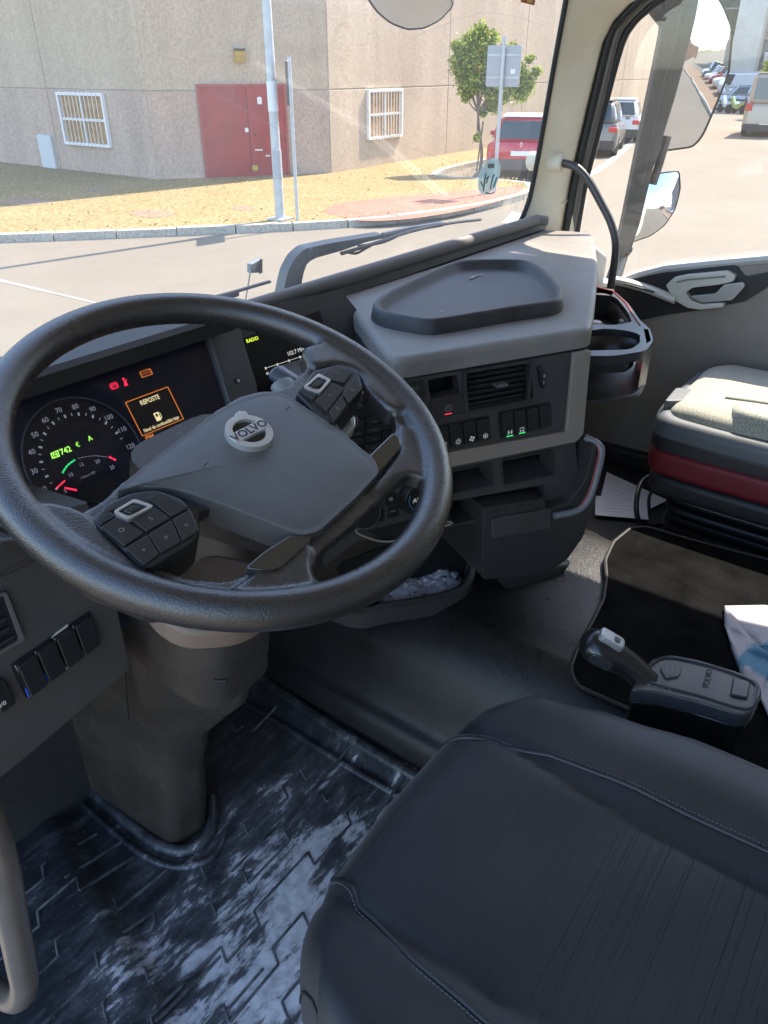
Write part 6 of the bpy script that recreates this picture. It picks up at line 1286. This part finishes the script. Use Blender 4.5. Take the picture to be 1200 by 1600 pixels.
mesh('cross_strut', tube([AF.p(*AF.q(1012, -10), -.03), AF.p(*AF.q(1046, 35), -.02)], .022, 10), arm_m, mt)
mesh('rear_tube', tube([AF.p(*AF.q(x, y), -.06) for x, y in ((1048, 215), (1034, 262), (1024, 292))], .012, 10), dark, mt)
mesh('arm_foot', tube([AF.p(*AF.q(980, 390), -.03), AF.p(*AF.q(972, 408), -.05), V((1.12, .24, .60))], .022, 10), arm_m, mt)
mesh('arm_top', tube([AF.p(*AF.q(1066, -28), -.03), AF.p(*AF.q(1068, -60), -.05), V((1.1, .25, 1.70))], .022, 10), arm_m, mt)
# front mirror over the windscreen
fmr = thing('front_mirror', 'rounded kerb-view mirror hanging in front of the windscreen top', 'mirror', (1.2, 1.0, 1.3))
FN = (V((-.30, .25, -.9)).normalized()-ray(640, 15).normalized()).normalized(); FF = Fr((1.2, 1.0, 1.28), (1, -.2, 0), FN)
fo = [FF.q(x, y) for x, y in ((566, -25), (572, 2), (588, 22), (610, 38), (636, 47), (662, 45), (686, 34), (706, 14), (698, -2), (680, -30))]; fo = rnd(fo, .015, 4); convex(FF, fo, .5, 'front_glass', fmr, n=16)
fc = V((sum(p[0] for p in fo)/len(fo), sum(p[1] for p in fo)/len(fo))); bm = bmesh.new(); rings = []
for s_, c in ((1.03, .003), (1.04, -.01), (.9, -.06), (.3, -.08)): rings.append([bm.verts.new(FF.p(*(fc+(V(p)-fc)*s_), c-((V(p)-fc).length_squared)/1.0)) for p in fo])
for A_, B2 in zip(rings, rings[1:]):
    for i in range(len(A_)): bm.faces.new((A_[i], A_[(i+1) % len(A_)], B2[(i+1) % len(A_)], B2[i]))
bm.faces.new(rings[-1]); bmesh.ops.recalc_face_normals(bm, faces=bm.faces); mesh('housing', bm, dark, fmr)
mesh('stalk', tube([FF.p(*fc, -.07), V((1.3, .8, 1.7)), V((1.05, .42, 1.66))], .015, 8), dark, fmr)
# wipers
def wpt(x, y, c=-.03): return WS.p(*WS.q(x, y, c), c)
wm = mat('wiper_grey', (.10, .11, .115), .45, var=.2); wbm = mat('wiper_black', (.015, .02, .022), .5)
wp1 = thing('wiper', 'thick grey bent wiper arm with black blade at the windscreen foot', 'wiper', wpt(455, 450), 'windscreen wipers')
AFW = Fr(wpt(500, 400), (1, 0, 0), WS.n)
mesh('arm', slab(AFW, rnd([AFW.q(x, y) for x, y in ((440, 470), (450, 425), (462, 402), (478, 388), (520, 379), (570, 371), (600, 366), (602, 372), (572, 379), (535, 392), (492, 404), (480, 412), (474, 430), (468, 470))], .008), -.02, 0, .005, 3), wm, wp1)
mesh('hinge_bolt', lathe(AFW.p(*AFW.q(488, 394), 0), AFW.n, [(.012, 0), (.012, .004), (.008, .006)], 12), wm, wp1)
mesh('upper_arm', tube([wpt(598, 368), wpt(640, 358), wpt(690, 350)], .006, 8), wm, wp1)
mesh('blade', tube(spline([wpt(534, 396, -.02), wpt(580, 382, -.02), (wpt(640, 362, -.02)), wpt(700, 349, -.02), wpt(750, 343, -.02)], 5), .005, 8, flat=.7), wbm, wp1)
mesh('blade_bridge', tube(spline([wpt(540, 393, -.03), wpt(556, 396, -.03), wpt(572, 388, -.03), wpt(590, 378, -.03)], 4), .0025, 6), wbm, wp1)
mesh('water_hose', tube(spline([wpt(560, 385, -.04), wpt(600, 378, -.045), wpt(630, 364, -.04)], 4), .003, 6), wbm, wp1)
wp2 = thing('wiper', 'thin black wiper blade lying low on the windscreen behind the wheel', 'wiper', wpt(330, 466), 'windscreen wipers')
mesh('blade', tube([wpt(300, 476), wpt(350, 461), wpt(390, 449), wpt(421, 440)], .0045, 8, flat=.6), wbm, wp2); mesh('arm', tube([wpt(290, 484), wpt(340, 466), wpt(370, 458)], .006, 8), wbm, wp2)
cmr = thing('reflection_block', 'small grey nozzle block standing in front of the windscreen', 'reflection', pyy(400, 428, .6))  # added block, draws a reflection seen in the glass as a solid
p0, p1 = pyy(393, 427, .62), pyy(408, 404, .62); nf = Fr(p0, (1, 0, 0), (0, -1, 0))
mesh('cap', slab(nf, [(0, 0), ((p1-p0).x*.9, -.004), ((p1-p0).x, (p1-p0).z), (0.002, (p1-p0).z-.006)], -.012, 0, .003), mat('cap_blue_grey', (.16, .19, .22), .35), cmr)
mesh('shade_side', slab(nf, [((p1-p0).x*.62, -.004), ((p1-p0).x*.92, -.004), ((p1-p0).x*1.01, (p1-p0).z), ((p1-p0).x*.8, (p1-p0).z)], 0.001, .004, .001), dark, cmr)
mesh('stem', tube([p0+V((.012, .015, 0)), p0+V((.012, .05, -.10))], .0015, 6), alu, cmr)
# stickers on the glass
st_ = thing('windscreen_sticker', 'pale blue oval sticker with dark marks low on the windscreen', 'sticker', WS.p(*WS.q(762, 275)))
c0_ = WS.q(762, 275); a_ = abs(WS.q(779, 270)[0]-WS.q(745, 280)[0])/2; h_ = abs(WS.q(762, 248)[1]-WS.q(762, 303)[1])/2
mesh('film', slab(WS, [(c0_[0]+a_*x, c0_[1]+h_*y) for x, y in circ(0, 0, 1, 32)], .004, .0045), mat('sticker_blue', (.72, .92, .92), .5, alpha=.6), st_)
km = mat('sticker_ink', (.07, .22, .26), .5)
mesh('dark_square', slab(WS, [WS.q(x, y) for x, y in ((760, 255), (770, 255), (769, 262), (759, 262))], .0047, .005), mat('sticker_grey', (.16, .18, .2), .5), st_)
for pts in (((748, 283), (752, 292), (756, 270)), ((752, 298), (754, 280), (760, 275), (756, 286)), ((763, 295), (766, 278), (769, 272)), ((768, 292), (773, 276)), ((756, 300), (762, 302), (768, 300))): mesh('mark', tube([WS.p(*WS.q(x, y), .0055) for x, y in pts], .0016, 5), km, st_)
s2 = thing('windscreen_label', 'small red and yellow label at the top of the windscreen', 'sticker', WS.p(*WS.q(823, 0)))
mesh('film', slab(WS, [WS.q(x, y) for x, y in ((811, -6), (834, -6), (832, 8), (811, 3))], .004, .0045), mat('label_red', (.45, .10, .03), .5), s2); mesh('square', slab(WS, [WS.q(x, y) for x, y in ((821, -5), (829, -5), (828, 4), (820, 3))], .0047, .005), mat('label_yellow', (.6, .45, .08), .5), s2)
# raised left end of the dash top, seen through the wheel
mesh('speaker_hump', prism3([pyy(80, 577, .36), pyy(178, 524, .36), pyy(196, 540, .36), pyy(150, 610, .36), pyy(80, 630, .36)], (0, .03, 0), .004), mat('hump_blue_grey', (.16, .17, .19), .4), da)
# ================================================================== street seen beyond the passenger window and in the mirror
make_car('red car far off behind the tall sign on the right', (66, 27.5), R(10), col=(.55, .02, .03), H=1.9, kind='suv')
make_car('white estate car parked across the forecourt, left of the scooters', (64, 18.2), R(95), col=(.76, .76, .76), H=1.55)
make_car('light blue hatchback parked across the forecourt behind the scooters', (63, 15.2), R(100), col=(.45, .55, .62), H=1.5)
make_car('long white van parked against the far building', (70, 17.5), R(92), L=5.2, H=2.3, W=1.9, col=(.8, .8, .78), kind='van', cat='van')
make_car('cream box van parked at the right edge of the street view', (39.8, 8.0), R(8), L=5.0, H=2.35, W=1.9, col=(.5, .44, .36), kind='van', cat='van')
def scooter(label, x, y, rz, col):
    t = thing('motor_scooter', label, 'scooter', (x, y, GZ), 'scooters parked on the forecourt', rotz=rz)
    m_ = mat('scooter_%d' % int(sum(col)*100), col, .35, coat=.3)
    for a in (-.6, .62): mesh('wheel', lathe((a, -.06, .26), (0, 1, 0), [(.18, 0), (.26, .02), (.26, .10), (.18, .12)], 16), blackr, t, local=True)
    mesh('body', slab(Fr((0, -.16, 0), (1, 0, 0), (0, -1, 0)), [(-.85, .55), (-.6, .3), (.1, .25), (.35, .35), (.55, .95), (.45, 1.0), (.2, .5), (-.1, .62), (-.7, .72)], -.32, 0, .06, 3, both=True), m_, t, local=True)
    mesh('seat', box((-.4, 0, .76), (.7, .3, .1), None, .04), blackr, t, local=True)
    mesh('handlebar', tube([(.45, -.33, 1.05), (.5, 0, 1.0), (.45, .33, 1.05)], .025, 8), blackr, t, local=True)
    mesh('fork', tube([(.50, 0, .95), (.62, 0, .3)], .04, 8), m_, t, local=True)
    return t
scooter('white scooter first in the row on the forecourt', 58.0, 14.6, R(60), (.7, .7, .68)); scooter('green-yellow scooter between the white and the black one', 57.0, 13.7, R(75), (.4, .45, .12)); scooter('dark scooter last in the row beside the cream van', 56.3, 12.7, R(70), (.05, .05, .06))
fb = thing('far_building', 'tall pinkish concrete warehouse closing the street beyond the cars', 'building', (78, 20, GZ))
BF2 = Fr((75, 0, 0), (0, -1, 0), (-1, 0, 0))
def bq(a, b, c_, d_, m_, nm='panel', o0=-.4, o1=0): mesh(nm, slab(BF2, rect(a, b, c_, d_), o0, o1, .02, 1), m_, fb)
for a in range(-48, -22, 5):
    for z0, z1 in ((GZ, 2.4), (2.45, 5.3), (5.35, 24)): bq(a, z0, a+4.95, z1, wallp)
bq(-23, GZ, -19.4, 24, wallc); bq(-19.38, GZ, -17.3, 24, mat('pillar_cream', (.56, .50, .42), .7, var=.1, vscale=1), 'pillar', -.4, .8)
bq(-17.28, GZ, -8, .5, mat('shutter_blue', (.12, .15, .22), .6), 'shutter', -.8, -.5)
for i in range(12): bq(-17.2+i*.75, GZ+.1, -17.1+i*.75, .45, mat('shutter_rib', (.2, .23, .3), .6), 'rib', -.49, -.42)
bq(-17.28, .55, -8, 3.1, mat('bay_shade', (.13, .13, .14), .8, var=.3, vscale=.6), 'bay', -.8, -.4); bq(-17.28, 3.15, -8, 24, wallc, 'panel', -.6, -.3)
for y0 in (3.6, 5.6): bq(-17.1, y0, -14, y0+1.1, cglass, 'window', -.28, -.2)
bq(-17.0, 1.4, -16.1, 2.3, whitep, 'notice', -.38, -.3)
for a, b in ((-60, -8),): mesh('roof', prism3([V((75.4, 48, 24)), V((75.4, 8, 24)), V((100, 8, 24)), V((100, 48, 24))], (0, 0, -.5)), kerbm, fb); mesh('core', prism3([V((76, 48, 23.4)), V((76, 8, 23.4)), V((100, 8, 23.4)), V((100, 48, 23.4))], (0, 0, -25)), wallc, fb)
t, p = None, pxx(985, 130, 60); t = thing('warehouse_sign', 'white framed sign with red figures on a post before the far wall', 'road sign', (60, p.y, GZ))
sf = Fr((60, p.y, 2.0), (0, -1, 0), (-1, 0, 0)); mesh('post', tube([(60.05, p.y, GZ), (60.05, p.y, 1.9)], .06), alu, t)
mesh('panel', slab(sf, rect(-1.0, -.8, .65, 1.1), -.06, 0, .01), alu, t); mesh('face', slab(sf, rect(-.9, -.7, .55, 1.0), .001, .01), whitep, t)
for a in (-.45, .1): mesh('figure', join(slab(sf, circ(a, .62, .11, 10), .011, .02), slab(sf, [(a-.16, .0), (a+.16, .0), (a+.1, .48), (a-.1, .48)], .011, .02), slab(sf, [(a-.14, -.45), (a-.06, -.45), (a+.02, -.03), (a-.1, -.03)], .011, .02)), mat('sign_red', (.45, .08, .08)), t, kind='stuff')
sp_t = pxx(966, 120, 50); tree('slim green street tree beyond the parked cars at the window edge', V((50, sp_t.y, GZ)), 3, [(50, sp_t.y-.1, 1.5, .8), (50, sp_t.y+.2, .8, .8), (50, sp_t.y, 2.2, .6)], 2500, .14, False, 'street trees')
q_t = pxx(1199, 105, 52); tree('light green street tree at the right edge by the cream van', V((52, q_t.y-.6, GZ)), 3, [(52, q_t.y-.6, 1.1, .8), (52, q_t.y-.9, 2.0, .8)], 2500, .14, False, 'street trees')
# behind the truck (seen in the mirrors)
mesh('soil_strip', (lambda P: (P, [range(4)]))([V((5.4, -70, GZ+.1)), V((7.8, -70, GZ+.1)), V((7.8, -5.5, GZ+.1)), V((5.4, -4.5, GZ+.1))]), soil, kind='structure')
kb = thing('rear_kerb', 'straight pale kerb behind the truck, seen in the tall mirror', 'kerb', (5.2, -10, GZ))
for i in range(60): mesh('kerb_stone', box((5.27, -5.6-i*1.05, GZ+.06), (.2, 1.02, .13), None, .015), kerbm, kb)
cols = [(.76, .76, .75), (.2, .22, .24), (.7, .72, .74), (.5, .6, .68), (.74, .74, .72), (.3, .05, .05), (.7, .7, .7), (.05, .06, .09)]
names = ['white', 'dark grey', 'silver white', 'pale blue', 'cream white', 'dark red', 'light grey', 'black']
for i, (c_, nm) in enumerate(zip(cols, names)):
    make_car(nm+' car parked nose out behind the truck, '+['nearest in the mirror', 'second from the near end', 'third along', 'fourth along', 'fifth along', 'sixth along', 'seventh along', 'farthest in the mirror'][i], (9.2, -8.5-2.9*i), R(180), col=c_, H=1.5+.1*(i % 2), group='cars in the row behind the truck')
rb = thing('rear_building', 'tall beige concrete building along the parking row, seen in the mirror', 'building', (22, -20, GZ)); RF = Fr((22, 0, 0), (0, -1, 0), (-1, 0, 0))
for i in range(12):
    mesh('panel', slab(RF, rect(6+i*5, GZ, 10.9+i*5, 14), -.5, 0, .02, 1), wallc if i % 2 else wallp, rb)
    if i % 2: mesh('window', slab(RF, rect(7.5+i*5, 3, 9.5+i*5, 5), .01, .05), cglass, rb)
mesh('core', prism3([V((22.5, -6, 13.6)), V((22.5, -66, 13.6)), V((40, -66, 13.6)), V((40, -6, 13.6))], (0, 0, -15)), wallc, rb)
hm = mat('hill_green', (.16, .17, .09), .9, var=.3, vscale=.01)
bm = bmesh.new(); hp = []
for i in range(60):
    a = math.pi*2*i/60; r_ = 520+60*math.sin(i*1.7); h = 7+4*math.sin(i*.9)+3*math.sin(i*2.3); hp.append((bm.verts.new((r_*math.cos(a), r_*math.sin(a), GZ-2)), bm.verts.new(((r_+60)*math.cos(a), (r_+60)*math.sin(a), GZ+h))))
for i in range(60): bm.faces.new((hp[i][0], hp[(i+1) % 60][0], hp[(i+1) % 60][1], hp[i][1]))
mesh('hills', bm, hm, kind='structure')
rh = thing('brick_house', 'low red house at the far end of the street behind the truck', 'house', (8, -110, GZ)); mesh('wall', box((10, -112, GZ+2), (14, 6, 4), None, .05), mat('brick_red', (.35, .16, .11), .8, var=.2), rh); mesh('roof', prism3([V((2.5, -108.5, GZ+4)), V((17.5, -108.5, GZ+4)), V((10, -108.5, GZ+6.5))], (0, -7, 0)), mat('roof_tile', (.4, .2, .14), .8), rh)
